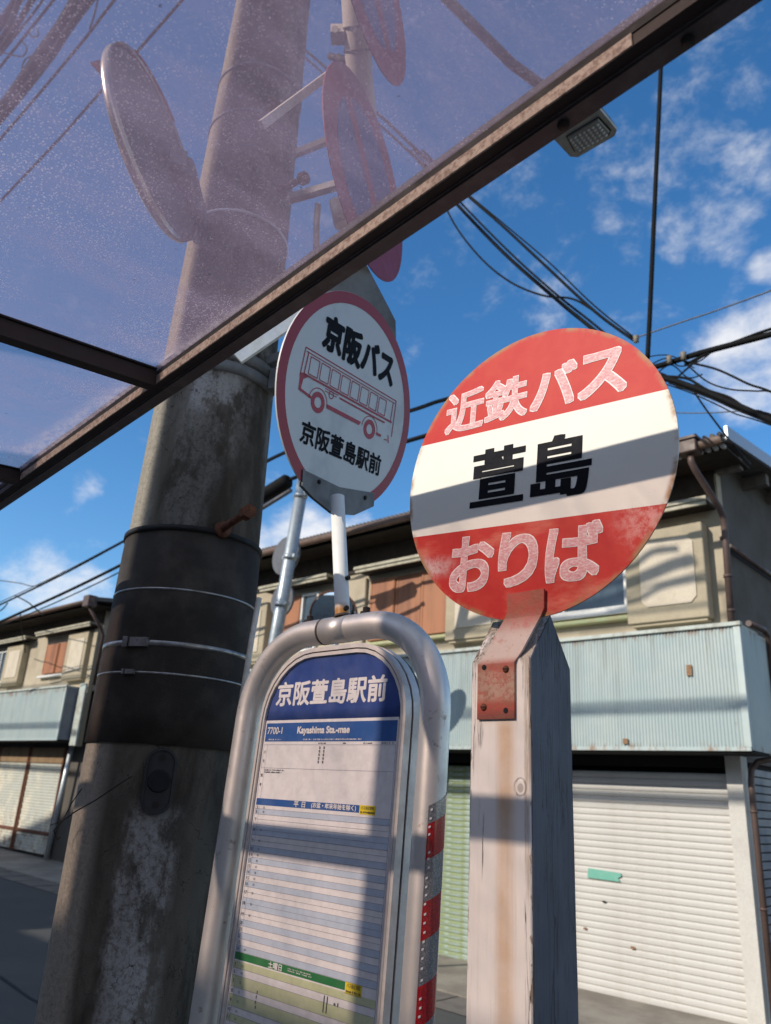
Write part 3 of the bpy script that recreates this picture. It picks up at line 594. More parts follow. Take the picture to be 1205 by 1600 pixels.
# --- right house
hs = thing('row_house', 'two storey beige house with corrugated blue awning and white roller shutter on the street corner', 'house', (-6, 8, 0))
XR = -2.70
b = MB(); b.box((-13.3, YW, 3.40), (XR, 8.02, 5.24)); b.build('front_wall', [M['stucco']], hs)
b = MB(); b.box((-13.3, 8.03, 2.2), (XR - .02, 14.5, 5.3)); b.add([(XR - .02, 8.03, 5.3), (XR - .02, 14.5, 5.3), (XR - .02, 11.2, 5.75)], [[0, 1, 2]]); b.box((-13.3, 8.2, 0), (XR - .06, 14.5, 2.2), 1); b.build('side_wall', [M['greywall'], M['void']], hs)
b = MB()
sl_ = .125
for s_, ya, yb in ((1, 7.2, 11.2), (-1, 15.2, 11.2)):
    b.add([(-13.6, ya, 5.12), (-2.32, ya, 5.12), (-2.32, yb, 5.12 + 4 * sl_), (-13.6, yb, 5.12 + 4 * sl_), (-13.6, ya, 5.20), (-2.32, ya, 5.20), (-2.32, yb, 5.20 + 4 * sl_), (-13.6, yb, 5.20 + 4 * sl_)],
          [[3, 2, 1, 0], [4, 5, 6, 7], [0, 1, 5, 4], [1, 2, 6, 5], [3, 0, 4, 7]] if s_ == 1 else [[0, 1, 2, 3], [7, 6, 5, 4], [4, 5, 1, 0], [5, 6, 2, 1], [7, 4, 0, 3]])
roof = b.build('roof', [M['tile']], hs); roof.location += Vector((-.05, .2, .1))
b = MB(); b.box((-13.5, 7.25, 5.06), (-2.36, 7.88, 5.075)); b.build('eave_soffit', [M['soffit']], roof)
b = MB(); b.box((-13.3, 7.87, 4.79), (XR - .02, 7.898, 5.22)); b.build('eave_dark_strip', [M['soffit']], hs)  # dark strip on the wall from the hoods up to the roof
b = MB()
for k in range(150):
    x = -13.5 + k * .075
    b.tube([(x, 7.17, 5.205), (x, 7.45, 5.238)], .024, 7)
b.build('eave_tiles', [M['tile']], roof)['kind'] = 'stuff'
b = MB()
for k in range(14):
    x = -3.36 + k * .075; b.tube([(x, 7.185, 5.075), (x, 7.24, 5.08)], .024, 8)
b.build('eave_tile_ends', [M['tile_end']], roof)['kind'] = 'stuff'
b = MB(); b.add([(-2.33, 7.12, 5.11), (-2.33, 11.2, 5.60), (-2.33, 11.2, 5.74), (-2.33, 7.12, 5.25), (-2.30, 7.12, 5.11), (-2.30, 11.2, 5.60), (-2.30, 11.2, 5.74), (-2.30, 7.12, 5.25)], [[4, 5, 6, 7], [0, 4, 7, 3], [1, 0, 3, 2], [3, 7, 6, 2], [0, 1, 5, 4]]); b.build('verge_flashing', [M['verge']], roof)
for y in (7.7, 8.55, 9.4):
    b = MB(); z = 5.10 + (y - 7.2) * sl_; b.box((-2.95, y, z - .14), (-2.40, y + .10, z - .01)); b.build('rafter', [M['rafter']], roof)
b = MB(); b.lathe([(.055, -13.6), (.055, -2.36)], (0, 7.13, 5.115), 8, axis='X', arc=(math.pi * .5, math.pi * 1.5)); b.lathe([(.051, -2.36), (.051, -13.6)], (0, 7.13, 5.115), 8, axis='X', arc=(math.pi * .5, math.pi * 1.5)); b.box((-13.6, 7.075, 5.112), (-2.36, 7.09, 5.135)); b.build('gutter', [M['gutter']], roof)
b = MB(); b.box((-2.84, 7.23, 5.13), (-2.64, 7.40, 5.265), 0, .01); b.box((-2.86, 7.21, 5.267), (-2.62, 7.42, 5.295)); b.tube([(-2.73, 7.32, 5.13), (-2.73, 7.32, 5.05), (-2.715, 7.38, 4.97), (-2.64, 7.75, 4.66), (-2.635, 7.82, 4.58), (-2.64, 7.83, 4.4), (-2.665, 7.83, 3.46)], .035, 10)
for z in (4.35, 3.95, 3.6): b.tube([(-2.655, 7.83, z), (-2.655, 7.83, z + .03)], .043, 10)
b.build('downpipe', [M['brown']], hs)
b = MB(); b.tube([(-2.67, 8.0, 4.33), (-2.67, 10.5, 4.33)], .028, 8); b.build('wall_conduit', [M['brown']], hs)
b = MB(); b.tube([(-2.43, 7.6, 3.42), (-2.42, 8.0, 3.43), (-2.42, 8.1, 3.38), (-2.42, 8.1, 2.36), (-2.45, 8.06, 2.24), (-2.6, 7.98, 2.2), (-2.645, 7.92, 2.12), (-2.65, 7.90, 2.0), (-2.65, 7.90, .1)], .029, 10)
for z in (1.75, .95): b.tube([(-2.65, 7.90, z), (-2.65, 7.90, z + .02)], .036, 10)
b.build('lower_downpipe', [M['brown']], hs)
hood(hs, -7.78, -2.72); hood(hs, -9.95, -8.35)
shutter_box(hs, -3.70, -2.84, 3.56, 4.56)
shutter_box(hs, -6.18, -5.36, 3.60, 4.50, octo=False)
window(hs, -5.32, -3.74, 3.72, 4.55, panes=2, bar=.055)
sill(hs, -5.36, -3.72, 3.64, M['sill_green'])
panel_row(hs, -7.66, -6.22, 3.74, 4.62, 3)  # stand-ins for windows, their orange reflection painted into the panels
sill(hs, -7.7, -6.2, 3.66, M['sill_green'])
panel_row(hs, -9.72, -9.15, 3.78, 4.6, 1); window(hs, -9.13, -8.75, 3.70, 4.6, panes=1); shutter_box(hs, -10.9, -9.85, 3.6, 4.55, octo=False)
b = MB(); b.box((-8.35, 7.84, 3.55), (-7.75, 7.898, 4.68), 0, .01); b.build('pilaster', [M['stucco']], hs)
aw = awning(hs, -13.2, -2.45, 2.272, 3.365)
corrugated_side(-2.447, YC + .014, 8.12, 2.262, 3.36).build('awning_side', [M['corr']], aw)
b = MB(); b.box((-2.965, YC - .02, 2.93), (-2.915, YC - .0075, 3.03)); b.build('rusty_tag', [M['tag']], aw); b = MB(); b.box((-3.64, YC - .02, 2.31), (-3.59, YC - .0075, 2.36)); b.build('rusty_tag', [M['tag']], aw)
for x0, x1 in ((-2.85, XR - .004), (-4.98, -4.83), (-8.2, -8.05)):
    b = MB(); b.box((x0, 7.84, .03), (x1, 8.0, 2.24)); b.build('shop_column', [M['column']], hs)
ws = roller_shutter(hs, -4.82, -2.86, .02, 2.14, 7.93, M['sh_white'], M['void'])
gs_ = roller_shutter(hs, -8.04, -4.99, .04, 2.14, 7.93, M['sh_green'], M['void'])
b = MB(); b.prism([(-4.36, 1.04), (-4.0, 1.035), (-4.02, 1.07), (-3.985, 1.085), (-3.99, 1.115), (-4.345, 1.13)], 7.908, 7.9145); b.build('teal_tape', [M['teal']], ws)
b = MB(); b.box((-4.20, 7.907, .83), (-4.165, 7.914, .845)); b.build('keyhole_plate', [M['darkhole']], ws); b = MB(); b.box((-4.42, 7.907, .56), (-4.385, 7.914, .578)); b.build('sticker_scrap', [M['tag']], ws); b = MB(); b.box((-3.92, 7.907, .46), (-3.88, 7.914, .483)); b.build('sticker_scrap', [M['tag']], ws)
b = MB()
for k in range(28): b.box((XR - .055, 8.08, .06 + k * .075), (XR - .028 - (k % 2) * .002, 12.0, .06 + k * .075 + .062))
b.build('side_shutter', [M['sh_side']], hs)['kind'] = 'stuff'
# --- left house
lh = thing('row_house', 'farther two storey beige house with old folding doors, left of the concrete pole', 'house', (-19, 8, gz(-19)))
XL = -15.45
b = MB(); b.box((-26, YW, 3.40), (XL, 8.02, 5.14)); b.build('front_wall', [M['stucco']], lh)
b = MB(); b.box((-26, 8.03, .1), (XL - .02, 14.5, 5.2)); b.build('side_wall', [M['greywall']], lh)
b = MB(); b.add([(-26.3, 7.2, 5.02), (-15.0, 7.2, 5.02), (-15.0, 11.2, 5.55), (-26.3, 11.2, 5.55), (-26.3, 7.2, 5.10), (-15.0, 7.2, 5.10), (-15.0, 11.2, 5.63), (-26.3, 11.2, 5.63)], [[3, 2, 1, 0], [4, 5, 6, 7], [0, 1, 5, 4], [1, 2, 6, 5], [2, 3, 7, 6], [3, 0, 4, 7]])
rl = b.build('roof', [M['tile']], lh); rl.location += Vector((0, .2, .1))
b = MB(); b.box((-26.2, 7.25, 4.965), (-15.1, 7.88, 4.98)); b.build('eave_soffit', [M['soffit']], rl)
b = MB(); b.box((-26, 7.87, 4.785), (XL - .02, 7.898, 5.12)); b.build('eave_dark_strip', [M['soffit']], lh)
b = MB(); b.tube([(-26.3, 7.14, 5.02), (-15.0, 7.14, 5.02)], .05, 8); b.build('gutter', [M['gutter']], rl)
b = MB(); b.box((-15.25, 7.25, 5.0), (-15.02, 7.44, 5.22)); b.tube([(-15.13, 7.34, 5.0), (-15.2, 7.7, 4.65), (-15.25, 7.82, 4.5), (-15.3, 7.83, 3.5)], .035, 8); b.build('downpipe', [M['brown']], lh)
hood(lh, -22.5, -18.55, 4.68); hood(lh, -18.05, -15.5, 4.70)
window(lh, -21.2, -19.8, 3.78, 4.56, panes=3); shutter_box(lh, -19.76, -18.84, 3.70, 4.6, octo=False)
panel_row(lh, -17.85, -16.66, 3.86, 4.52, 2); shutter_box(lh, -16.62, -15.74, 3.66, 4.62, octo=False); sill(lh, -17.95, -16.63, 3.77, M['sash']); sill(lh, -21.3, -19.78, 3.70, M['sash'])
b = MB(); b.box((-15.62, 7.8, 2.3), (-15.46, 7.898, 4.66)); b.build('corner_post', [M['stucco_box']], lh)
al = awning(lh, -24.5, -15.53, 2.40, 3.42)
b = MB(); b.box((-15.528, YC + .014, 2.40), (-15.51, 7.86, 3.41)); b.build('awning_side', [M['sh_side']], al)
b = MB(); b.box((-15.44, 7.62, 2.3), (-15.2, 7.66, 3.5)); b.build('awning_end_board', [M['flash']], al)
for k, (x0, x1) in enumerate(((-19.9, -19.3), (-19.27, -17.75), (-17.7, -16.12))):
    b = corrugated(x0 + .04, x1 - .04, .24, 1.95, 7.93, .5, 0, 2); b = MB()
    for q in range(30): b.box((x0 + .05, 7.93 - (q % 2) * .008, .25 + q * .057), (x1 - .05, 7.95, .25 + q * .057 + .05))
    o = b.build('folding_door', [M['door_old']], lh)
    b = MB(); b.box((x0, 7.9, .22), (x0 + .05, 7.96, 2.3)); b.box((x1 - .05, 7.9, .22), (x1, 7.96, 2.3)); b.box((x0 + .052, 7.9, .6), (x1 - .052, 7.925, .66)); b.build('door_frame', [M['rust']], o)
    b = MB(); b.box((x0 + .052, 7.91, 1.97), (x1 - .052, 7.95, 2.28)); b.build('door_head', [M['door_brown']], o)
b = MB(); b.tube([(-15.93, 7.83, .2), (-15.72, 7.83, 2.4)], .05, 10); b.build('door_post_pipe', [M['galv']], lh)
# --- station side, unseen behind the camera: blocks added and shaped to cast shade
st = thing('station_shade_blocks', 'unseen plain concrete station blocks added behind the bus stop to cast shade', 'building', (-10, -9, 0))
b = MB(); b.box((-9.0, -8, 0), (9, -6, 5.5)); b.box((-40, -8, 0), (-9.02, -6, 6.24)); b.box((-40, -14, 0), (-14, -8.02, 7.85)); b.build('wall', [M['station']], st)
b = MB(); b.prism([(-40, 8.32), (-15.2, 8.32), (-15.2, 10.6), (-18.5, 11.9), (-28, 9.1), (-40, 9.1)], -9.3, -9.0); b.box((-40, -14, 8.5), (-15.2, -9.31, 8.8)); b.build('roof', [M['station']], st)  # roof outline invented for its diagonal shade and the light slit below
for x in (-38, -30, -22, -15.5):
    b = MB(); b.box((x - .1, -9.25, 7.86), (x + .1, -9.05, 8.31)); b.build('canopy_post', [M['station']], st)

# ================================================================ BUS SHELTER
def beam(x): return Vector((x, .609 + .0596 * (-x - .6), 2.407 - .038 * (-x - .6)))
RV = Vector((.0596, 1.0, .09))
sh = thing('bus_shelter', 'bus shelter with purple tinted roof sheets in a brown metal frame, overhead', 'bus shelter', (0, -.5, 0))
BX0, BX1 = -2.75, 2.2
def along(b, dy0, dy1, dz0, dz1, x0=BX0, x1=BX1, mi=0):
    vs = []
    for x in (x0, x1):
        p = beam(x)
        for y, z in ((dy0, dz0), (dy1, dz0), (dy1, dz1), (dy0, dz1)): vs.append((p.x, p.y + y, p.z + z))
    b.add(vs, [[0, 1, 2, 3], [7, 6, 5, 4], [0, 4, 5, 1], [1, 5, 6, 2], [2, 6, 7, 3], [3, 7, 4, 0]], mi); return b
b = MB(); along(b, 0, .022, 0, .048); bm = b.build('front_beam', [M['bronze']], sh)
b = MB(); along(b, -.003, -.001, .003, .021); b.build('beam_cover_strip', [M['bronze']], bm)
b = MB(); along(b, -.018, -.0015, .004, .019); b.build('beam_ledge', [M['ledge']], bm)
b = MB(); along(b, -.0205, -.0182, .0025, .0195, -1.84, -.235); b.build('beam_trim', [M['trim']], bm)
b = MB(); along(b, -.0196, -.0015, .0198, .044); b.build('gap_shade_strip', [M['rubber']], bm)  # black strip standing in for the deep shade of the gap above the trim
for x in (-.335, -.19, -2.2):
    p = beam(x); b = MB(); b.lathe([(.0, -.003), (.007, -.003), (.007, .0005), (.011, .0005)], (p.x, p.y + .011, p.z), 10); b.build('beam_screw', [M['darkhole']], bm)
for x in (-1.857, -1.203, .12, 1.3):
    p = beam(x) + Vector((0, -.021, .013)); b = MB(); b.bar(p, p - RV * 1.85, .026, .03)
    r_ = b.build('rafter', [M['ledge']], sh)
    b = MB(); b.bar(p + Vector((0, -.003, .0172)), p - RV * 1.85 + Vector((0, 0, .0172)), .034, .004); b.build('rafter_strip', [M['rubber']], r_)
xs = [-2.7, -1.857, -1.203, .12, 1.3, 2.15]
for x0, x1 in zip(xs[:-1], xs[1:]):
    a, c = beam(x0) + Vector((.004, -.0200, .031)), beam(x1) + Vector((-.004, -.0200, .031)); d, e = a - RV * 1.9, c - RV * 1.9; up = Vector((0, 0, .003))
    b = MB(); b.add([a, c, e, d, a + up, c + up, e + up, d + up], [[0, 1, 2, 3], [7, 6, 5, 4], [4, 5, 1, 0], [5, 6, 2, 1], [6, 7, 3, 2], [7, 4, 0, 3]]); b.build('roof_sheet', [M['sheet']], sh)
b = MB(); b.box((-2.9, -.115, 2.30), (2.2, -.085, 2.345)); b.build('purlin', [M['bronze']], sh)
b = MB(); b.box((-2.9, -1.0, 2.22), (2.2, -.93, 2.285)); b.build('back_beam', [M['bronze']], sh)
for x in (-2.6, 1.6):
    b = MB(); b.box((x - .036, -.985, .05), (x + .036, -.915, 2.218)); b.build('post', [M['bronze']], sh)
    b = MB(); b.bar((x, -.95, 1.95), (x, -.13, 2.29), .04, .05); b.build('bracket', [M['bronze']], sh)

# ================================================================ CONCRETE UTILITY POLE
PX, PY = -1.944, 1.232
def prad(z): return .2045 - (z - 1.7) * .0215 if z > 1.7 else .2045 + (1.7 - z) * .004
up_ = thing('utility_pole', 'stained concrete utility pole with a black wrap and steel bands, behind the bus timetable', 'utility pole', T(PX, PY, 0))
base = T(PX, PY, 0)
def polar(a, r, z): return Vector((r * math.cos(a), r * math.sin(a), z))
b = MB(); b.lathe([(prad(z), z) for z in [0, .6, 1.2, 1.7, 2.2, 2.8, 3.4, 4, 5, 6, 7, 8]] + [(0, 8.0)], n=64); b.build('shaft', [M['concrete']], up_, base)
b = MB(); b.lathe([(prad(1.79), 1.79), (prad(1.79) + .006, 1.79)] + [(prad(z) + .006, z) for z in (1.9, 2.1, 2.36)] + [(prad(2.36), 2.36)], n=64); wr = b.build('protective_wrap', [M['wrap']], up_, base)
b = MB(); b.lathe([(prad(2.362) + .002, 2.352), (prad(2.362) + .011, 2.354), (prad(2.362) + .011, 2.368), (prad(2.362), 2.370)], n=64); b.build('wrap_edge', [M['rubber']], wr, base)
for z, h, t, m in ((2.185, .0045, .0075, 'band'), (2.035, .012, .008, 'band'), (1.962, .0045, .0075, 'band'), (3.46, .01, .004, 'galv'), (2.93, .008, .004, 'galv'), (3.9, .01, .004, 'cable_grey'), (4.12, .012, .004, 'cable_grey')):
    b = MB(); r = prad(z); b.lathe([(r + t - .003, z - .001), (r + t, z), (r + t, z + h), (r + t - .003, z + h + .001)], n=64)
    bd_ = b.build('steel_band', [M[m]], up_, base)
    if z in (2.035, 1.962):
        a = R(-62 - (3 if z < 2 else 0)); p = polar(a, r + t + .004, z + h / 2); q = MB(); s_ = .9 if z > 2 else .45
        u = Vector((-math.sin(a), math.cos(a), 0)); n_ = Vector((math.cos(a), math.sin(a), 0))
        q.bar(p - u * .028 * s_, p + u * .028 * s_, .012, .026 * s_, 0, (0, 0, 1)); q.bar(p - u * .05 * s_, p - u * .034 * s_, .014, .03 * s_, 0, (0, 0, 1)); q.build('band_buckle', [M['band']], bd_, base)
def step_bolt(z, a, L=.17):
    b = MB(); n_ = polar(a, 1, 0); r = prad(z)
    b.tube([n_ * (r - .03) + Vector((0, 0, z)), n_ * (r + L) + Vector((0, 0, z + .012))], .011, 10); b.lathe([(.0, 0), (.024, 0), (.024, .012), (0, .014)], n=12); 
    o = len(b.v) - 48
    b.v[o:] = [Matrix.Translation(n_ * (r + .002) + Vector((0, 0, z))) @ Vector((0, 0, 1)).rotation_difference(n_).to_matrix().to_4x4() @ v for v in b.v[o:]]
    q = MB(); q.lathe([(0, 0), (.021, 0), (.021, .028), (0, .028)], n=6, sm=False); rot = Matrix.Translation(n_ * (r + L - .012) + Vector((0, 0, z + .011))) @ Vector((0, 0, 1)).rotation_difference(n_).to_matrix().to_4x4()
    b.add([rot @ v for v in q.v], q.f); b.build('step_bolt', [M['rust']], up_, base)
step_bolt(2.372, R(-12), .16); step_bolt(3.62, R(10), .10); step_bolt(3.85, R(-20), .08)
b = MB()  # oval plate with a round hole
pa = R(-33); rr = prad(1.7) + .002
def onpole(u, z, d=0): return polar(pa + u / rr, rr + d, z)
pts = [];
def stad(hx, hz, n=10):
    return [(hx * math.cos(math.pi * k / n), hz - hx + hx * math.sin(math.pi * k / n)) for k in range(n + 1)] + [(-hx * math.cos(math.pi * k / n), -(hz - hx) - hx * math.sin(math.pi * k / n)) for k in range(n + 1)]
so_, si_ = stad(.036, .078), stad(.030, .072); zc = 1.705
vs = [onpole(x, zc + z, .0) for x, z in so_] + [onpole(x, zc + z, .010) for x, z in so_] + [onpole(x, zc + z, .010) for x, z in si_] + [onpole(x, zc + z, .006) for x, z in si_]; n = len(so_)
fs = []
for k in range(3):
    for i in range(n): j = (i + 1) % n; fs.append([k * n + i, k * n + j, (k + 1) * n + j, (k + 1) * n + i])
fs.append([3 * n + i for i in range(n)]); b.add(vs, fs); pl = b.build('oval_plate', [M['plate_b']], up_, base)
for dz, r in ((.055, .008), (-.055, .008)):
    b = MB(); b.add([onpole(r * math.cos(2 * math.pi * k / 12), zc + dz + r * math.sin(2 * math.pi * k / 12), .0085) for k in range(12)], [list(range(12))]); b.build('plate_screw', [M['darkhole']], pl, base)
b = MB(); b.add([onpole(.024 * math.cos(2 * math.pi * k / 20), zc + .024 * math.sin(2 * math.pi * k / 20), .013) for k in range(20)] + [onpole(.027 * math.cos(2 * math.pi * k / 20), zc + .027 * math.sin(2 * math.pi * k / 20), .006) for k in range(20)], [list(range(20))] + [[i, 20 + i, 20 + (i + 1) % 20, (i + 1) % 20] for i in range(20)]); b.build('plate_cap', [M['void']], pl, base)
# bracket collar and cream arm
b = MB(); r = prad(2.91)
for z in (2.885, 2.93): b.lathe([(r, z - .018), (r + .012, z - .016), (r + .012, z + .016), (r, z + .018)], n=24, arc=(R(-70), R(35)))
b.bar(polar(R(25), r + .015, 2.90), polar(R(25), r + .05, 2.90), .05, .07)
cl_ = b.build('clamp_collar', [M['galv_dull']], up_, base)
b = MB(); b.bar(aD(368, 556, 2.12) - Vector((PX, PY, 0)), aD(506, 462, 2.2) - Vector((PX, PY, 0)), .012, .055); b.build('clamp_arm', [M['galv']], cl_, base)
b = MB(); b.tube([aD(206, 1213, 2.06) - Vector((PX, PY, 0)), aD(185, 1226, 2.07) - Vector((PX, PY, 0)), aD(150, 1250, 2.09) - Vector((PX, PY, 0)), aD(118, 1268, 2.13) - Vector((PX, PY, 0)), aD(98, 1282, 2.2) - Vector((PX, PY, 0)), aD(84, 1298, 2.22) - Vector((PX, PY, 0)), aD(90, 1312, 2.22) - Vector((PX, PY, 0)), aD(94, 1308, 2.22) - Vector((PX, PY, 0))], .0016, 6); b.tube([aD(128, 1232, 2.16) - Vector((PX, PY, 0)), aD(112, 1255, 2.17) - Vector((PX, PY, 0)), aD(98, 1282, 2.2) - Vector((PX, PY, 0)), aD(78, 1290, 2.2) - Vector((PX, PY, 0))], .0012, 6); b.build('loose_wire', [M['darkhole']], up_, base)
b = MB(); b.tube([aD(405, 935, 2.2) - Vector((PX, PY, 0)), aD(393, 1000, 2.15) - Vector((PX, PY, 0)), aD(386, 1045, 2.1) - Vector((PX, PY, 0)), aD(372, 1130, 2.08) - Vector((PX, PY, 0)), (.235, .02, .3)], .008, 8); b.build('earth_conduit', [M['cream_pipe']], up_, base)
# unseen pole added behind the shelter to shade the one in view
up2 = thing('utility_pole', 'slim clean concrete pole added unseen behind the bus shelter to cast shade', 'utility pole', T(-3.0, -2.63, 0))
b = MB(); b.lathe([(.165, 0), (.14, 9.5), (0, 9.5)], n=32); b.build('shaft', [M['concrete2']], up2, T(-3.0, -2.63, 0))

slp = thing('shade_post', 'thin galvanised steel post added unseen behind the bus shelter to cast shade', 'post', T(-1.853, -1.3, 0))  # unseen post added to lay an upright shadow on the timetable
b = MB(); b.tube([(0, 0, 0), (0, 0, 4.6)], .034, 20); b.build('shaft', [M['gpole']], slp, T(-1.853, -1.3, 0))

# ================================================================ BUS STOP WITH TIMETABLE
LEAN = R(2.6); XB = -1.2135
BM = Matrix.Translation((XB, 1.15 - 1.8 * math.tan(LEAN), 0)) @ Matrix.Rotation(-LEAN, 4, 'X')
bs = thing('bus_stop_timetable', 'silver tube bus stop with blue headed timetable and round red rimmed sign on top', 'bus stop', BM)
HX, TOP, RC, TR = .277, 2.036, .182, .0285
path = [(-HX, 0, .02), (-HX, 0, .9), (-HX, 0, TOP - RC)]
for k in range(1, 17):
    a = math.pi * (1 - k / 32.0); path.append((-HX + RC + RC * math.cos(a), 0, TOP - RC + RC * math.sin(a)))
for k in range(17):
    a = math.pi * (.5 - k / 32.0); path.append((HX - RC + RC * math.cos(a), 0, TOP - RC + RC * math.sin(a)))
path += [(HX, 0, .9), (HX, 0, .02)]
b = MB(); b.tube(path, TR, 28); tb = b.build('frame_tube', [M['tube']], bs, BM)
b = MB(); b.tube([(-.052, 0, TOP), (-.047, 0, TOP)], TR + .0012, 28); b.build('tube_sleeve_edge', [M['gasket']], tb, BM)
b = MB(); b.tube([(-.046, 0, TOP), (.03, 0, TOP)], TR + .0008, 28); b.build('tube_sleeve', [M['tube']], tb, BM)
for x in (-.105, .072):
    b = MB(); b.lathe([(.013, TOP + TR - .003), (.013, TOP + TR + .002), (.008, TOP + TR + .003), (.008, TOP + TR + .012), (0, TOP + TR + .013)], (x, 0, 0), 10); b.build('tube_bolt', [M['darkhole']], tb, BM)
# reflective tape on the right leg
def tape(z0, z1, m, name, wide=1):
    b = MB(); vs = []; n = 8
    for i in range(n + 1):
        s = i / n; a = R(-54 + 116 * s); o = .030 * s * 1.05
        for z in (z0, z1): vs.append((HX + (TR + .0012) * math.cos(a), (TR + .0012) * math.sin(a), z + o))
    b.add(vs, [[2 * i, 2 * i + 2, 2 * i + 3, 2 * i + 1] for i in range(n)], 0, True); b.build(name, [m], tb, BM)
zt = 1.660
for k in range(6):
    tape(zt - .057 - k * .122, zt - k * .122, M['rtape'], 'red_stripe'); tape(zt - .122 - k * .122, zt - .0572 - k * .122, M['stape'], 'silver_stripe')
tape(zt + .0002, zt + .03, M['stape'], 'silver_stripe')
b = MB()
for k in range(60):
    z = 1.685 - k * .0135 + random.uniform(-.002, .002)
    if random.random() < .82:
        a = R(random.uniform(-47, -41)); c = Vector((HX + (TR + .002) * math.cos(a), (TR + .002) * math.sin(a), z)); u = Vector((-math.sin(a), math.cos(a), .25)) * .0018; w = Vector((0, 0, .0021))
        b.add([c - u - w, c + u - w * .6, c + u + w, c - u + w * .7], [[0, 1, 2, 3]])
b.build('tape_glints', [M['p_white']], tb, BM)['kind'] = 'stuff'
# panel and its aluminium frame
PB = .93
fo, fm, fi = rrect(.2165, PB, 1.998, .150), rrect(.2095, PB + .01, 1.989, .143), rrect(.2025, PB + .016, 1.979, .136)
b = MB(); ring(b, fo, fm, -.014, .004, 0); ring(b, rrect(.2150, PB, 1.9965, .1485), rrect(.2095, PB + .01, 1.989, .143), .0041, .0085, 1); ring(b, rrect(.2175, PB, 1.999, .151), rrect(.2095, PB + .01, 1.989, .143), .0086, .030, 0); ring(b, rrect(.2155, PB, 1.997, .149), rrect(.2095, PB + .01, 1.989, .143), .0301, .040, 1); ring(b, [(p[0] * .9995, p[1]) for p in fm], rrect(.2075, PB + .013, 1.9865, .141), -.010, .006, 1); ring(b, rrect(.2074, PB + .0131, 1.9864, .141), fi, -.0125, .006, 0); b.build('panel_frame', [M['frame_alu'], M['gasket']], bs, BM)
b = MB(); b.prism(rrect(.2024, PB + .017, 1.978, .135), -.006, .010); b.box((-.206, .0102, PB + .02), (.206, .014, 1.8)); bd0 = b.build('board', [M['board']], bs, BM)
Yp = -.0066
top = [p for p in rrect(.2018, 1.866, 1.9772, .1345)]
b = MB(); b.sheet(top, Yp, 0); b.build('header_panel', [M['p_navy']], bd0, BM)
b = MB(); bbold(b, '京阪萱島駅前', -.177, 1.876, .157, 1.930, Yp - .0004, .0016); b.build('header_lettering', [M['p_white']], bd0, BM)
X0, X1 = -.197, .192
b = MB(); W_, BL, PA, GR, LI, YE, LN, INK = range(8)
y1, y2, y3 = Yp - .0002, Yp - .0005, Yp - .0008
b.rect(X0 - .004, .98, X1 + .003, 1.846, y1, W_)
b.rect(X0, 1.801, X1, 1.840, y2, BL)
def hline(z, x0=X0, x1=X1, w=.0005, y=y3): b.rect(x0, z, x1, z + w, y, LN)
def vline(x, z0, z1, w=.0005): b.rect(x, z0, x + w, z1, y3, LN)
b.rect(X0, 1.794, X1, 1.7945, y3, LN); hline(1.7455); vline(X0 + .012, 1.685, 1.794); vline(X1, 1.0, 1.794); vline(X0, 1.685, 1.794)
b.rect(X0, 1.670, .112, 1.6835, y2, BL); b.rect(.113, 1.6675, .154, 1.684, y2, YE)
# weekday rows
rows = [(.006, 0), (.011, 1), (.020, 0), (.021, 1), (.021, 0)] + [(.0112, 1 - k % 2) for k in range(7)] + [(.020, 0), (.0205, 1), (.020, 0)] + [(.0115, (k + 1) % 2) for k in range(5)]
z = 1.6685; hours = ['5', '6', '7', '8', '9', '10', '11', '12', '13', '14', '15', '16', '17', '18', '19', '20', '21', '22', '23', '24']
marks = []
for k, (h, c) in enumerate(rows):
    if c: b.rect(X0, z - h, X1, z, y2, PA)
    hline(z - h)
    if h > .015: hline(z - h / 2)
    marks.append((hours[k], z - h / 2)); z -= h
zg = z
b.rect(X0, zg - .0135, .117, zg - .0005, y2, GR); b.rect(.118, zg - .018, .158, zg + .0005, y2, YE)
z = zg - .016; marks2 = []
for k in range(16):
    h = .020 if k in (2, 4, 7) else .0125
    if k % 2 == 0: b.rect(X0, z - h, X1, z, y2, LI)
    hline(z - h); marks2.append((hours[k], z - h / 2)); z -= h
vline(X0 + .012, z, 1.6685); vline(X0, z, 1.6685); vline(X1, z, 1.6685)
b.build('timetable_sheet', [M['p_white'], M['p_blue'], M['p_pale'], M['p_green'], M['p_lime'], M['p_yellow'], M['p_line'], M['p_ink']], bd0, BM)
b = MB(); yl = Yp - .0011
bbold(b, '7700-1', X0 + .006, 1.8165, X0 + .056, 1.8315, yl, .0004, 0); bbold(b, 'Kayashima Sta.-mae', -.092, 1.8125, .066, 1.832, yl, .0009, 0)
bbold(b, '平日', -.075, 1.6712, -.040, 1.6826, yl, .0004, 0, 6, 1.9); bbold(b, '(お盆・年末年始を除く)', -.022, 1.6708, .104, 1.683, yl, .0004, 0, 6); bbold(b, '土曜日', -.092, zg - .0128, -.052, zg - .0012, yl, .0004, 0, 6)
def dashes(x0, x1, z, h, mi, step=.0022, fill=.72, vert=False):
    x = x0
    while x < x1:
        w = step * random.uniform(.35, .8)
        if random.random() < fill: b.rect(x, z + random.uniform(0, .2) * h, x + w, z + h * random.uniform(.7, 1), yl, mi)
        x += step
dashes(X0 + .006, X0 + .055, 1.8035, .003, 0, .0019); dashes(-.07, .10, 1.8035, .003, 0, .0019, .85)
dashes(-.022, .0, 1.796, .003, 1); dashes(.05, .06, 1.796, .003, 1); dashes(.105, .13, 1.796, .003, 1); dashes(.155, .185, 1.796, .003, 1)
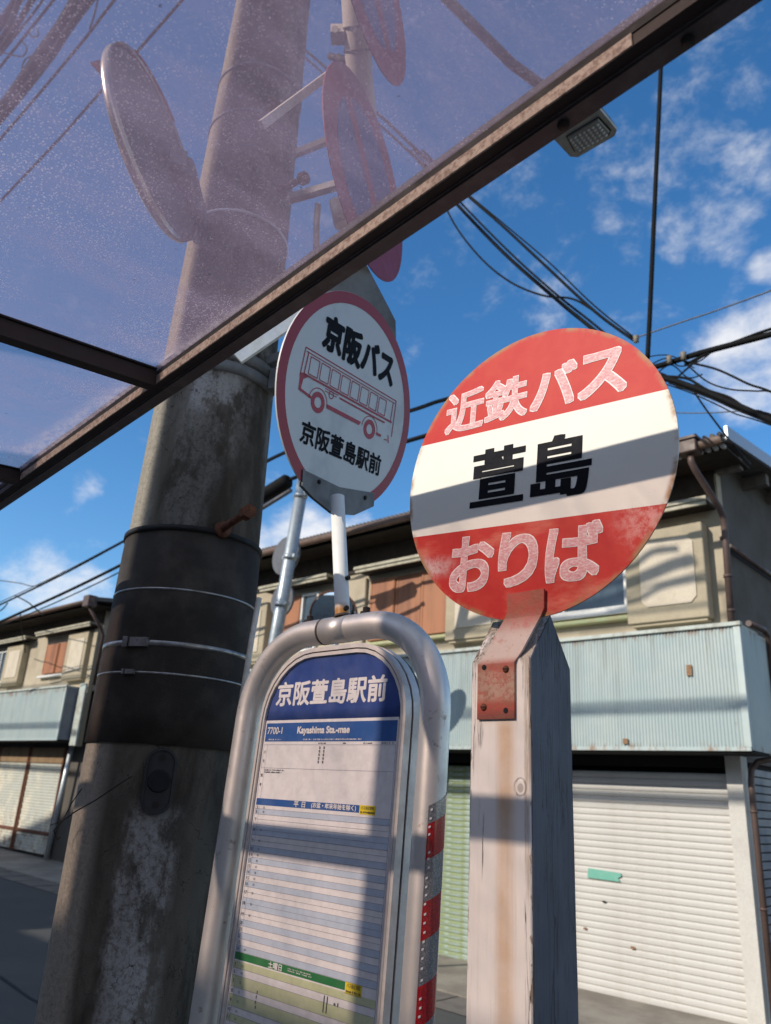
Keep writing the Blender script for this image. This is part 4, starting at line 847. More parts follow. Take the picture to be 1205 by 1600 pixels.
for x in (-.018, -.005):
    for k in range(5): b.rect(x, 1.786 - k * .007, x + .0032, 1.7908 - k * .007, yl, 1); b.rect(x + .001, 1.7872 - k * .007, x + .0022, 1.7884 - k * .007, yl - .0002, 2)
dashes(X0 + .014, X0 + .074, 1.740, .0032, 1, .0026, .85); dashes(X0 + .014, X0 + .072, 1.7355, .0032, 1, .0026, .85)
lbox(b, '行', X0 + .003, 1.775, X0 + .009, 1.782, yl, .0, 1); lbox(b, '先', X0 + .003, 1.757, X0 + .009, 1.764, yl, .0, 1); lbox(b, '備', X0 + .003, 1.727, X0 + .009, 1.734, yl, .01, 1); lbox(b, '考', X0 + .003, 1.708, X0 + .009, 1.715, yl, .01, 1)
lbox(b, 'バス接近情報', .117, 1.6765, .15, 1.6825, yl, .0, 1); dashes(.116, .152, 1.6695, .004, 1, .0022, .9); lbox(b, 'バス接近情報', .122, zg - .008, .154, zg - .001, yl, .0, 1); dashes(.121, .156, zg - .0155, .004, 1, .0022, .9)
for t_, z in marks + marks2:
    w = .0045 if len(t_) == 1 else .0075; lbox(b, t_, X0 + .006 - w / 2, z - .0032, X0 + .006 + w / 2, z + .0032, yl, .0, 1)
    if random.random() < .85: lbox(b, random.choice(['02', '15', '30', '48', '55', '10']), X0 + .026, z - .002, X0 + .0315, z + .002, yl, 0, 1)
for z in (zg - .008, zg - .0115): dashes(-.035, .03, z + .002, .0022, 0, .002, .9)
for x, z0, z1 in ((.068, zg - .056, zg - .03), (.076, zg - .056, zg - .03)): b.rect(x, z0, x + .0018, z1, yl, 1)
dashes(.094, .105, zg - .042, .007, 1, .003, .8)
for x, z in ((-.115, zg - .06), (-.116, zg - .068), (-.117, zg - .077), (-.115, zg - .085)): b.rect(x, z, x + .002, z + .005, yl, 1)
b.build('timetable_lettering', [M['p_white'], M['p_ink'], M['board']], bd0, BM)
b = MB(); b.box((-.45, -.2, 0), (.45, .2, .08), 0, .02); b.build('concrete_base', [M['paving']], bs, BM)
# upright of the round sign
K0 = Vector((-1.207, 1.157, 2.060)); K1 = Vector((-1.248, 1.150, 2.345))
ax = (K1 - K0).normalized(); q_ = Vector((0, 0, 1)).rotation_difference(ax).to_matrix().to_4x4(); PM = Matrix.Translation(K0) @ q_
b = MB(); b.lathe([(.0165, 0), (.0165, .29), (0, .29)], n=24); sp_ = b.build('sign_upright', [M['white_pole']], bs, PM)
b = MB(); b.lathe([(.019, .0), (.019, .004), (.0172, .005)], n=24); b.build('upright_collar', [M['gasket']], sp_, PM)
for z, a in ((.014, -20), (.010, 150), (.085, 5)):
    b = MB(); n_ = Vector((math.cos(R(a)), math.sin(R(a)), 0)); b.tube([n_ * .014 + Vector((0, 0, z)), n_ * .0235 + Vector((0, 0, z))], .0055, 8); b.build('set_screw', [M['darkhole']], sp_, PM)
kc = Vector((-1.233, 1.154, 2.590)); ku = Vector((-.174, .985, 0)); kn = Vector((.968, .171, -.184)); kw = Vector((.181, .032, .983)); RK = .262
c6, s6 = math.cos(R(6.3)), math.sin(R(6.3)); ku2 = (ku * c6 + kw * s6).normalized(); kw2 = (kw * c6 - ku * s6); kn = kn.normalized(); kw2 = (kw2 - kn * kw2.dot(kn)).normalized(); ku2 = kw2.cross(kn) * -1
if ku2.dot(ku) < 0: ku2 = -ku2
KM = frame(kc, ku2, kn, kw2)
def disc(b, r, y0, y1, n=72, mi=(0, 0, 0)):
    cs = [(r * math.cos(2 * math.pi * k / n), r * math.sin(2 * math.pi * k / n)) for k in range(n)]
    b.add([(x, y0, z) for x, z in cs], [list(range(n))], mi[0]); b.add([(x, y1, z) for x, z in cs], [list(range(n - 1, -1, -1))], mi[1])
    b.add([(x, y0, z) for x, z in cs] + [(x, y1, z) for x, z in cs], [[i, n + i, n + (i + 1) % n, (i + 1) % n] for i in range(n)], mi[2], True)
def circ(r, n=72, c=(0, 0)): return [(c[0] + r * math.cos(2 * math.pi * k / n), c[1] + r * math.sin(2 * math.pi * k / n)) for k in range(n)]
b = MB(); disc(b, RK, 0, .004); dk = b.build('round_sign', [M['kwhite']], bs, KM)
b = MB(); ring(b, circ(RK - .0005), circ(RK - .028), -.0006, -.0001); b.build('sign_rim', [M['kred']], dk, KM)
def rot6(p): return (p[0] * c6 + p[1] * s6, -p[0] * s6 + p[1] * c6)
ky = -.0008; b = MB(); bold(b, '京阪バス', [rot6(p) for p in ((-.156, .158), (.130, .196), (.148, .104), (-.147, .070))], ky, .0042, 0, 12); b.build('sign_lettering', [M['black_print']], dk, KM)
b = MB(); bold(b, '京阪萱島駅前', [rot6(p) for p in ((-.147, -.108), (.169, -.072), (.177, -.126), (-.140, -.162))], ky, .0016)
b.build('sign_lettering', [M['black_print']], dk, KM)
b = MB()  # line drawing of a coach
def seg(p, q, w):
    p, q = Vector((p[0], 0, p[1])), Vector((q[0], 0, q[1])); d = (q - p).normalized(); n_ = Vector((d.z, 0, -d.x)) * w / 2
    vs = [p - n_, p + n_, q + n_, q - n_]; 
    a = sum(vs[i].x * vs[(i + 1) % 4].z - vs[(i + 1) % 4].x * vs[i].z for i in range(4))
    vs = vs if a > 0 else vs[::-1]; b.add([(v.x, ky, v.z) for v in vs], [[0, 1, 2, 3]])
def poly(ps, w, closed=False):
    for i in range(len(ps) if closed else len(ps) - 1): seg(ps[i], ps[(i + 1) % len(ps)], w)
def fillp(ps):
    a = sum(ps[i][0] * ps[(i + 1) % len(ps)][1] - ps[(i + 1) % len(ps)][0] * ps[i][1] for i in range(len(ps)))
    ps = ps if a > 0 else ps[::-1]; b.sheet(ps, ky)
bx0, bx1 = -.187, .185
seg((bx0, .066), (bx1, .066), .0028); seg((bx0 + .004, .058), (bx1 - .004, .058), .0022)
seg((bx0, .066), (bx0 - .004, -.002), .003); seg((bx0 + .012, .058), (bx0 + .008, .004), .0035); seg((bx1, .066), (bx1 + .003, -.03), .0032); seg((bx1 - .012, .056), (bx1 - .012, .008), .003)
fillp([(bx0 - .004, .006), (bx0 + .022, .009), (bx0 + .022, .003), (bx0 + .009, -.006), (bx0 + .006, -.028), (bx0 + .045, -.034), (bx0 + .045, -.040), (bx0 - .001, -.034)])
seg((bx0 + .01, .006), (bx1 - .006, .006), .005)
wx = bx0 + .022
for k in range(8):
    w = .032; x0 = wx + k * .0395; poly([(x0, .052), (x0 + w, .052), (x0 + w, .012), (x0, .012)], .0024, True)
fillp([(-.045, -.002), (.15, -.002), (.148, -.0065), (-.043, -.0065)]); seg((-.10, .000), (-.05, .000), .002); seg((-.10, -.006), (-.055, -.006), .002)
ring(b, circ(.0095, 20, (-.075, -.008)), circ(.007, 20, (-.075, -.008)), ky, ky + .0003)
fillp([(-.085, -.043), (.045, -.043), (.052, -.033), (-.085, -.033)])
for cx in (-.117, .090):
    ring(b, circ(.0245, 36, (cx, -.040)), circ(.0125, 36, (cx, -.040)), ky, ky + .0003)
    ps = [(cx + .033 * math.cos(R(a)), -.040 + .033 * math.sin(R(a))) for a in range(0, 181, 15)]; poly(ps, .0022)
fillp([(.120, -.045), (.140, -.045), (.144, -.038), (.120, -.038)]); seg((.158, -.046), (.172, -.044), .003); seg((.172, -.03), (.178, -.05), .0032)
b.build('coach_drawing', [M['kprint']], dk, KM)
# clamp plate at the foot of the disc
plt = [rot6(p) for p in ((-.108, -.215), (-.098, -.250), (-.05, -.263), (.03, -.274), (.108, -.252), (.178, -.205), (.170, -.172), (.03, -.207))]
b = MB(); b.prism(plt[::1] if sum(plt[i][0] * plt[(i + 1) % 8][1] - plt[(i + 1) % 8][0] * plt[i][1] for i in range(8)) > 0 else plt[::-1], -.0035, -.0012); b.prism((plt if sum(plt[i][0] * plt[(i + 1) % 8][1] - plt[(i + 1) % 8][0] * plt[i][1] for i in range(8)) > 0 else plt[::-1]), .0052, .0075); cp = b.build('clamp_plate', [M['galv_dull']], bs, KM)
for p in ((-.047, -.222), (.134, -.197)):
    x, z = rot6(p); b = MB(); b.lathe([(.0, -.0075), (.0055, -.0065), (.0055, -.0035)], (x, 0, z), 10, axis='Y'); b.build('plate_bolt', [M['darkhole']], cp, KM)

# ================================================================ WOODEN POST WITH RED AND WHITE SIGN
wp = thing('bus_stop_post', 'square white wooden post carrying a faded red and white round bus stop sign', 'bus stop', T(-.6885, 1.0, 0))
WM = T(-.6885, 1.0, 0); hx, dp = .0545, .114
prof = [(0, 0), (dp, 0), (dp, 1.908), (.060, 1.982), (.056, 1.982), (0, 1.906)]   # (depth, height)
b = MB(); e = .003
def slab(x): return [(x, p[0], p[1]) for p in prof]
nsub = 44
# subdivided faces so that edges can be a little uneven
ring_ = []
zs = [1.906 * k / nsub for k in range(nsub + 1)]
def jit(s): return random.uniform(-s, s)
cols = [(-hx + e, 0), (hx - e, 0), (hx, e), (hx, dp), (-hx, dp), (-hx, e)]
vs = []
for z in zs:
    for x, y in cols: vs.append((x + jit(.00025), y + jit(.00025), z))
n = len(cols); fs = [[k * n + i, k * n + (i + 1) % n, (k + 1) * n + (i + 1) % n, (k + 1) * n + i] for k in range(nsub) for i in range(n)]
o = nsub * n; vs += [(hx, .058, 1.982), (-hx, .058, 1.982)]; r0, r1 = len(vs) - 2, len(vs) - 1
fs += [[o, o + 1, o + 2, r0, r1, o + 5], [o + 2, o + 3, r0], [o + 3, o + 4, r1, r0], [o + 4, o + 5, r1]]
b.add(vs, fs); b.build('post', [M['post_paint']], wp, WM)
# bent strap
RMx = T(-.6885, 1.0, 1.818)
b = MB(); cl = [(-.0050, -.0025, 0), (-.0050, -.0025, .083), (.006, .002, .100), (.031, .0165, .155), (.036, .0165, .165), (.037, .0155, .195)]; w2 = .0335; t = .0045; vs = []
for cx, cy, z in cl:
    for x, y in ((-w2, -t / 2), (w2, -t / 2), (w2, t / 2), (-w2, t / 2)): vs.append((cx + x, cy + y, z))
fs = [[0, 3, 2, 1], [4 * 5, 4 * 5 + 1, 4 * 5 + 2, 4 * 5 + 3]]
for k in range(5):
    for i in range(4): fs.append([4 * k + i, 4 * k + (i + 1) % 4, 4 * k + 4 + (i + 1) % 4, 4 * k + 4 + i])
b.add(vs, fs); stp = b.build('strap', [M['strap']], wp, RMx)
for x, z, fill in ((-.026, .078, 0), (.014, .073, 1), (-.026, .018, 1), (.014, .012, 0)):
    b = MB(); yy = -.0050
    if fill: b.lathe([(0, yy - .0030), (.004, yy - .0028), (.0056, yy - .0006), (.0056, yy)], (x, 0, z), 14, axis='Y'); b.box((x - .0042, yy - .0036, z - .0006), (x + .0042, yy - .0026, z + .0006), 1)
    else: b.lathe([(0, yy + .0002 - .0006), (.0042, yy - .0004)], (x, 0, z), 14, axis='Y', mi=1)
    b.build('screw' if fill else 'screw_hole', [M['rust'], M['void']], stp, RMx)
# disc
RA = R(-3.89); rc = Vector((-.650, 1.020, 2.223))
RDM = Matrix.Translation(rc) @ Matrix.Rotation(R(.8), 4, 'Z') @ Matrix.Rotation(-RA, 4, 'Y')
b = MB(); disc(b, .2535, 0, .0025, 96, (0, 1, 0)); rd = b.build('round_sign', [M['red_disc'], M['galv_dull']], wp, RDM)
b = MB()
for k in range(26):   # weld bead round the strap end
    s = k / 25; x = -.012 + .058 * s; z = -.231
    b.lathe([(0, -.0030), (.0025, -.0022), (.0034, -.0002)], (x + jit(.001), 0, z + jit(.001)), 8, axis='Y')
b.build('weld_bead', [M['strap']], rd, RDM)
G = [('近', -.184, .097, -.098, .180), ('鉄', -.097, .100, -.007, .182), ('バ', -.002, .102, .086, .183), ('ス', .088, .101, .173, .183), ('お', -.144, -.203, -.055, -.105), ('り', -.046, -.200, .029, -.107), ('ば', .042, -.198, .139, -.104)]
for g, x0, z0, x1, z1 in G:
    r1, r2 = (.0036, .0025) if g not in '鉄近' else (.0026, .0015)
    b1, b2 = MB(), MB(); bbold(b1, g, x0, z0, x1, z1, -.0004, r1, 0, 16, 1.0, True); ins = r1 - r2
    bbold(b2, g, x0 + ins, z0 + ins, x1 - ins, z1 - ins, -.0008, r2, 0, 12, 1.0, True)
    b1.build('letter', [M['pale']], rd, RDM); b2.build('letter_film', [M['pink']], rd, RDM)
for g, x0, z0, x1, z1 in (('萱', -.113, -.055, -.005, .051), ('島', .008, -.059, .117, .050)):
    b = MB(); bold(b, g, ((x0, z1), (x1, z1), (x1, z0), (x0, z0)), -.0005, .0052, 0, 16, 0.0, 1.0, .0021, True); b.build('black_letter', [M['black_print']], rd, RDM)

# ================================================================ MIRROR, SIGNS AND PIPE ON THE CONCRETE POLE
def fitframe(c, th, tilt):
    u = az(th); n_ = u.cross(Vector((0, 0, 1))); n2 = (n_ * math.cos(R(tilt)) + Vector((0, 0, 1)) * math.sin(R(tilt))).normalized(); w = n2.cross(u)
    return frame(Vector(c), u, n2, w)
MM = fitframe((-1.721, .788, 3.414), 12.56, 12.6)
mt = thing('traffic_mirror', 'round traffic mirror seen from behind with an orange visor, left of the concrete pole', 'traffic mirror', MM)
b = MB(); b.lathe([(.263, .012), (.266, .004), (.266, .030), (.262, .036), (.255, .034), (.252, .012)], n=56, axis='Y'); b.build('rim', [M['mrim']], mt, MM)
b = MB(); b.lathe([(.254, .014), (.236, .004), (.228, .006), (.15, -.004), (.06, -.009), (0, -.010)], n=48, axis='Y'); b.build('back_shell', [M['mback']], mt, MM)
b = MB(); b.lathe([(.252, .030), (.18, .052), (.09, .064), (0, .068)], n=48, axis='Y'); b.build('mirror_face', [M['mface']], mt, MM)
b = MB(); b.lathe([(.268, .0), (.272, .14)], n=20, axis='Y', arc=(R(62), R(118))); b.lathe([(.268, .14), (.265, .0)], n=20, axis='Y', arc=(R(62), R(118))); b.build('visor', [M['mor']], mt, MM)
b = MB(); b.bar((.02, -.012, -.04), (.05, -.05, -.045), .05, .06); b.build('bracket', [M['mback']], mt, MM)
inv = MM.inverted(); pole_pt = inv @ Vector((PX + .0, PY - .13, 3.38))
b = MB(); b.tube([(.045, -.045, -.045), tuple(pole_pt)], .034, 10); b.build('arm', [M['mback']], mt, MM)
def traffic_sign(c, label, up_part):
    SM = fitframe(c, 22.07, 3.18); t = thing('parking_sign', label, 'traffic sign', SM, None)
    b = MB(); disc(b, .317, 0, .003, 72, (0, 1, 0)); f = b.build('sign_plate', [M['sred'], M['galv_dull']], t, SM)
    b = MB(); b.sheet(circ(.225), -.0008); b.build('blue_field', [M['sblue']], f, SM)
    b = MB(); w = .03; s = .7071; L = .228; b.add([(-L * s - w * s, -.0014, L * s - w * s), (L * s - w * s, -.0014, -L * s - w * s), (L * s + w * s, -.0014, -L * s + w * s), (-L * s + w * s, -.0014, L * s + w * s)], [[0, 1, 2, 3]]); b.build('red_slash', [M['sred']], f, SM)
    q = MB(); q.box((-.012, .0035, -.012), (.012, .27, .012)); q.build('bracket', [M['galv_dull']], t, SM)
    return SM
traffic_sign((-1.386, 1.292, 3.474), 'lower round red and blue no parking sign seen through the roof edge', 0)
traffic_sign((-1.20, 1.061, 3.965), 'upper round red and blue no parking sign seen through the tinted roof', 1)
sp2 = thing('sign_pipe', 'cream steel pipe with clamps holding the round no parking signs', 'sign pipe', (-1.38, 1.2, 3.4))
pp = [(-1.545, 1.345, 3.36), (-1.340, 1.186, 3.724), (-1.246, 1.054, 3.855), (-1.165, .96, 4.1), (-1.11, .90, 4.4)]
pp = [aD(572, 210, 2.98), aD(562, 125, 2.98), aD(555, 0, 3.0), aD(551, -120, 3.1), aD(549, -260, 3.3)]
b = MB(); b.tube(pp, [.045, .045, .045, .045, .045], 20); b.build('pipe', [M['cream_pipe']], sp2)
d_ = (pp[2] - pp[1]).normalized()
for s in (.02, .085):
    b = MB(); c = pp[1] + d_ * (s + .06); b.tube([c, c + d_ * .006], .0485, 20); b.build('pipe_clamp', [M['gasket']], sp2)
b = MB(); c = pp[1] + d_ * .13; b.bar(c - CA * .04, c - CA * .085, .05, .035); b.tube([c - CA * .07 - _fw * .03, c - CA * .07 + _fw * .02], .012, 8); b.build('clamp_lug', [M['cream_pipe']], sp2)
b = MB(); c = pp[1] + d_ * .045; b.tube([c - CA * .03, c - CA * .10 + CB * .03], .011, 8); b.tube([c - CA * .02 + CB * .0, c - CA * .075 + CB * .02], .017, 8); b.build('clamp_bolt', [M['darkhole']], sp2)
b = MB(); b.tube([aD(524, 314, 2.75), aD(535, 352, 2.70)], [.022, .026], 14); b.build('pipe_foot', [M['cream_pipe']], sp2)
b = MB(); b.bar(aD(520, 112, 2.72), aD(408, 196, 2.2), .012, .022); b.build('upper_arm', [M['cream_pipe']], sp2)
b = MB(); b.bar(aD(560, 200, 2.8), aD(462, 240, 2.72), .02, .02); b.build('stay', [M['galv_dull']], sp2)
b = MB(); b.tube([aD(497, 320, 2.66), aD(495, 345, 2.62), aD(494, 400, 2.52)], .010, 8); b.build('conduit', [M['cream_pipe']], sp2)
# sign plate seen from behind
q = [aD(x, y, d) for x, y, d in ((498, 435, 2.33), (560, 392, 2.42), (570, 402, 2.425), (612, 482, 2.42), (621, 500, 2.42), (622, 540, 2.40), (608, 640, 2.36), (500, 660, 2.30))]
t_ = Vector((-.25, .1, .0)).normalized() * .003
c = sum(q, Vector()) / len(q); nn = (q[1] - q[0]).cross(q[3] - q[0]).normalized()
q = [p - nn * (p - c).dot(nn) for p in q]; n = len(q)
b = MB(); b.add([p for p in q] + [p + nn * .003 for p in q], [list(range(n - 1, -1, -1)), list(range(n, 2 * n))] + [[i, (i + 1) % n, n + (i + 1) % n, n + i] for i in range(n)])
rb = thing('road_sign', 'grey back of a sign plate just behind the round red rimmed sign', 'road sign', Matrix.Translation(c)); RM[rb.name] = Matrix.Translation(c)
b.v = [v - c for v in b.v]; b.build('sign_plate', [M['galv_dull']], rb, Matrix.Translation(c))

b = MB(); b.bar(c - nn * .01, Vector((PX + .10, PY + .05, c.z - .05)), .03, .03); b.v = [v - c for v in b.v]; b.build('bracket', [M['galv_dull']], rb, Matrix.Translation(c))

# ================================================================ STREET LAMP
lp = thing('street_lamp', 'grey flat LED street lamp head just below the shelter roof edge, against the sky', 'street lamp', T(-1.26, 2.4, 4.5))
b = MB(); z0 = 4.5
ol = [(-1.352, 2.565), (-1.168, 2.558), (-1.145, 2.535), (-1.150, 2.36), (-1.19, 2.27), (-1.33, 2.27), (-1.385, 2.36), (-1.378, 2.54)]
n = len(ol)
def lamp(pts, za, zb, k=1.0):
    c = (sum(p[0] for p in pts) / len(pts), sum(p[1] for p in pts) / len(pts)); q = [(c[0] + (p[0] - c[0]) * k, c[1] + (p[1] - c[1]) * k) for p in pts]
    return [(p[0], p[1], za) for p in pts] + [(p[0], p[1], zb) for p in q]
LT = T(-1.26, 2.4, 4.5); 
def lsub(vs): return [Vector(v) - Vector((-1.26, 2.4, 4.5)) for v in vs]
b.add(lsub(lamp(ol, z0, z0 + .018)), [list(range(n)), list(range(2 * n - 1, n - 1, -1))] + [[i, n + i, n + (i + 1) % n, (i + 1) % n] for i in range(n)]); b.build('rim_plate', [M['lampgrey']], lp, LT)
b = MB(); b.add(lsub(lamp(ol, z0 + .019, z0 + .075, .82)), [list(range(2 * n - 1, n - 1, -1))] + [[i, n + i, n + (i + 1) % n, (i + 1) % n] for i in range(n)]); b.build('housing', [M['lampdark']], lp, LT)
cv = [(-1.325, 2.54), (-1.19, 2.532), (-1.172, 2.515), (-1.178, 2.425), (-1.325, 2.43), (-1.34, 2.52)]; n = len(cv)
b = MB(); b.add(lsub(lamp(cv, z0 - .012, z0 - .001, 1.05)), [list(range(n)), ] + [[i, n + i, n + (i + 1) % n, (i + 1) % n] for i in range(n)]); b.build('lens_cover', [M['cover']], lp, LT)
b = MB(); n = len(cv); b.add(lsub(lamp([(x + (x + 1.255) * .09, y + (y - 2.485) * .09) for x, y in cv], z0 - .003, z0 - .0005, 1.02)), [list(range(n))] + [[i, n + i, n + (i + 1) % n, (i + 1) % n] for i in range(n)]); b.build('lens_gasket', [M['rubber']], lp, LT)
lm = MB(); lm.lathe([(0, -.007), (.0052, -.005), (.0068, 0)], n=8); me = bpy.data.meshes.new('led'); me.from_pydata([tuple(v) for v in lm.v], [], lm.f); me.materials.append(M['lens'])
for i in range(7):
    for j in range(5): put('led', me, lp, T(-1.318 + i * .0215, 2.445 + j * .0185, z0 - .0125))
b = MB(); b.box((-.085, -.085, -.002), (-.045, -.068, -.0005)); b.build('label_plate', [M['hood']], lp, LT)
b = MB(); b.tube(lsub([(-1.26, 2.30, 4.535), aD(800, 100, 3.75), aD(700, 0, 3.9), aD(600, -105, 4.2), aD(470, -240, 4.45)]), .022, 12); b.build('arm', [M['lampdark']], lp, LT)

# ================================================================ LEANING STEEL POLE AND MIRROR OVER THE ROAD
d0 = 9.3; g0, g1 = aD(474.5, 750, d0), aD(433, 985, d0 * .985); gd = (g1 - g0) / (g0.z - g1.z)
gb = g1 + gd * (g1.z - gz(g1.x)); gt = g0 - gd * .55
gp = thing('steel_pole', 'leaning galvanised steel pole across the road, left of the round sign upright', 'pole', Matrix.Translation(gb)); RM[gp.name] = Matrix.Translation(gb); GM = Matrix.Translation(gb)
def gl(p): return Vector(p) - gb
b = MB(); b.tube([gl(gb), gl(gt)], .073, 20); gpp = b.build('shaft', [M['gpole']], gp, GM)
def gat(y): 
    s = (y - 750) / 235.0; return g0 + (g1 - g0) * s
for y in (775, 872, 945):
    c = gl(gat(y)); e_ = (g0 - g1).normalized(); b = MB(); b.tube([c - e_ * .03, c + e_ * .03], .079, 20); b.box((c.x - .11, c.y - .03, c.z - .02), (c.x + .11, c.y + .03, c.z + .02)); b.build('clamp_ring', [M['gpole']], gpp, GM)
for px_, py_, r in ((446, 868, .24), (440, 938, .20)):
    c = gl(aD(px_, py_, d0 + .15)); fm_ = Matrix.Translation(gb + c)
    b = MB(); disc(b, r, 0, .03, 40); b.build('round_plate', [M['mback']], gp, fm_)
gm_c = aD(521, 962, 8.8); GMM = Matrix.Translation(gm_c) @ Matrix.Rotation(R(30), 4, 'Z') @ Matrix.Rotation(R(16), 4, 'X')
gm = thing('traffic_mirror', 'small orange rimmed round traffic mirror across the road behind the sign upright', 'traffic mirror', GMM)
b = MB(); b.lathe([(.272, .02), (.281, .015), (.281, -.012), (.272, -.016), (.266, -.01)], n=44, axis='Y'); b.build('rim', [M['rust']], gm, GMM)
b = MB(); b.lathe([(0, -.035), (.1, -.031), (.19, -.02), (.265, .0)], n=44, axis='Y'); b.build('mirror_face', [M['mface']], gm, GMM)
b = MB(); b.lathe([(.27, .03), (.15, .08), (0, .09)], n=32, axis='Y'); b.build('back_shell', [M['mor']], gm, GMM)
gi = GMM.inverted(); b = MB(); b.tube([(0, .085, 0), gi @ (gm_c + Vector((-.05, .12, -.35))), gi @ Vector((gm_c.x - .06, gm_c.y + .14, gz(gm_c.x)))], .035, 10); b.build('post', [M['gpole']], gm, GMM)

# ================================================================ CABLES
def smooth(pts, k=6):
    out = []; n = len(pts)
    for i in range(n - 1):
        p0, p1, p2, p3 = pts[max(0, i - 1)], pts[i], pts[i + 1], pts[min(n - 1, i + 2)]
        for j in range(k):
            t = j / k; out.append(.5 * ((2 * p1) + (p2 - p0) * t + (2 * p0 - 5 * p1 + 4 * p2 - p3) * t * t + (3 * p1 - p0 - 3 * p2 + p3) * t ** 3))
    return out + [pts[-1]]
def cable(label, strands, mat='cable', cat='cable', name='cable', group=None, lash=None):
    """strands: list of (radius, [(px, py, depth along Y)]) reaching over the street"""
    o = None
    for r, pts in strands:
        P_ = smooth([aY(*p) for p in pts]); b = MB(); b.tube(P_, r, 7)
        if o is None:
            o = b.build(name, [M[mat]]); tag(o, label, cat, group)
            if lash:
                q = MB()
                for i in range(1, len(P_) - 1, lash): c = P_[i]; q.box((c.x - r * 1.1, c.y - r * 1.2, c.z - r * 1.2), (c.x + r * 1.1, c.y + r * 1.2, c.z + r * 1.35))
                q.build('cable_clip', [M['cable_grey']], o)
        else: b.build('strand', [M[mat]], o)
    return o
Yv = 6.0
cable('single thick black cable running straight down the sky beside the lamp', [(.022, [(1040, -150, Yv), (1034, 72, Yv), (1024, 300, Yv), (1016, 480, Yv), (1012, 560, Yv)])])
cable('heaviest black twin cable slanting down to the top of the red sign', [(.020, [(640, 235, Yv), (703, 307, Yv), (785, 393, Yv), (870, 468, Yv), (925, 513, Yv), (1000, 575, Yv)]), (.012, [(645, 233, Yv), (708, 304, Yv), (792, 390, Yv), (866, 457, Yv), (930, 508, Yv), (1002, 570, Yv)])])
cable('upper pair of black cables slanting from the shelter beam to the cable junction', [(.015, [(660, 235, Yv), (718, 294, Yv), (783, 351, Yv), (852, 415, Yv), (930, 487, Yv), (990, 531, Yv)]), (.008, [(662, 235, Yv), (720, 293, Yv), (790, 352, Yv), (856, 408, Yv), (928, 477, Yv), (992, 528, Yv)])])
cable('sagging black loop cable hanging below the two slanting cables', [(.011, [(680, 270, Yv), (692, 312, Yv), (715, 358, Yv), (755, 407, Yv), (800, 442, Yv), (850, 462, Yv), (895, 467, Yv), (930, 487, Yv)])])
cable('thick cable climbing right from the junction above the street corner', [(.026, [(860, 625, Yv), (985, 578, Yv), (1025, 573, Yv), (1090, 553, Yv), (1150, 537, Yv), (1210, 521, Yv), (1300, 495, Yv)]), (.013, [(1070, 570, Yv), (1120, 546, Yv), (1160, 530, Yv), (1208, 513, Yv), (1300, 485, Yv)])])
cable('thin grey wire rising right from the cable junction', [(.007, [(990, 529, Yv), (1060, 505, Yv), (1120, 485, Yv), (1210, 452, Yv), (1300, 415, Yv)])], 'cable_grey')
cable('heavy lashed cable bundle dropping right above the corner roof', [(.028, [(990, 585, Yv), (1042, 592, Yv), (1085, 606, Yv), (1130, 624, Yv), (1208, 658, Yv), (1300, 700, Yv)]), (.012, [(1042, 588, Yv), (1075, 592, Yv), (1105, 609, Yv), (1140, 621, Yv), (1170, 640, Yv), (1210, 650, Yv), (1300, 690, Yv)]), (.009, [(1000, 575, Yv), (1040, 586, Yv), (1062, 606, Yv), (1088, 602, Yv), (1112, 622, Yv), (1135, 619, Yv), (1160, 640, Yv), (1190, 643, Yv), (1215, 662, Yv)]), (.006, [(1040, 600, Yv), (1080, 614, Yv), (1122, 633, Yv), (1148, 646, Yv), (1178, 655, Yv), (1215, 668, Yv)]), (.008, [(1045, 598, Yv), (1110, 622, Yv), (1150, 640, Yv), (1200, 660, Yv), (1300, 705, Yv)])])
cable('slack black cable curving right under the pale cloud', [(.010, [(1070, 565, Yv), (1120, 577, Yv), (1170, 600, Yv), (1205, 612, Yv), (1300, 655, Yv)]), (.007, [(1075, 571, Yv), (1105, 596, Yv), (1140, 608, Yv), (1180, 611, Yv), (1208, 613, Yv), (1300, 640, Yv)])])
cable('thin drop wire falling from the bundle to the corner roof', [(.008, [(1080, 605, Yv), (1100, 635, Yv), (1130, 675, Yv), (1150, 700, Yv), (1172, 725, 6.8)])])
cable('faint horizontal wire right of the red sign', [(.005, [(1000, 642, Yv), (1060, 645, Yv), (1110, 645, Yv), (1160, 642, Yv)])], 'cable_grey')
cable('short stay wire crossing at the cable junction', [(.006, [(1010, 574, Yv), (1040, 560, Yv), (1062, 572, Yv), (1090, 566, Yv), (1110, 552, Yv)]), (.006, [(1020, 590, Yv), (1048, 570, Yv), (1075, 590, Yv), (1098, 585, Yv)]), (.005, [(1000, 560, Yv), (1045, 555, Yv), (1085, 575, Yv)]), (.009, [(1056, 592, Yv), (1075, 575, Yv), (1100, 556, Yv), (1140, 540, Yv)])])
cable('upper street cable passing between the two round signs', [(.018, [(-60, 970, Yv), (0, 945, Yv), (95, 899, Yv), (190, 848, Yv), (310, 783, Yv), (430, 715, Yv), (540, 674, Yv), (650, 640, Yv), (700, 624, Yv), (860, 588, Yv), (990, 578, Yv)]), (.008, [(-60, 966, Yv), (0, 941, Yv), (95, 896, Yv), (190, 846, Yv), (310, 780, Yv), (430, 712, Yv), (540, 671, Yv), (650, 637, Yv), (700, 621, Yv), (860, 584, Yv), (990, 574, Yv)])])
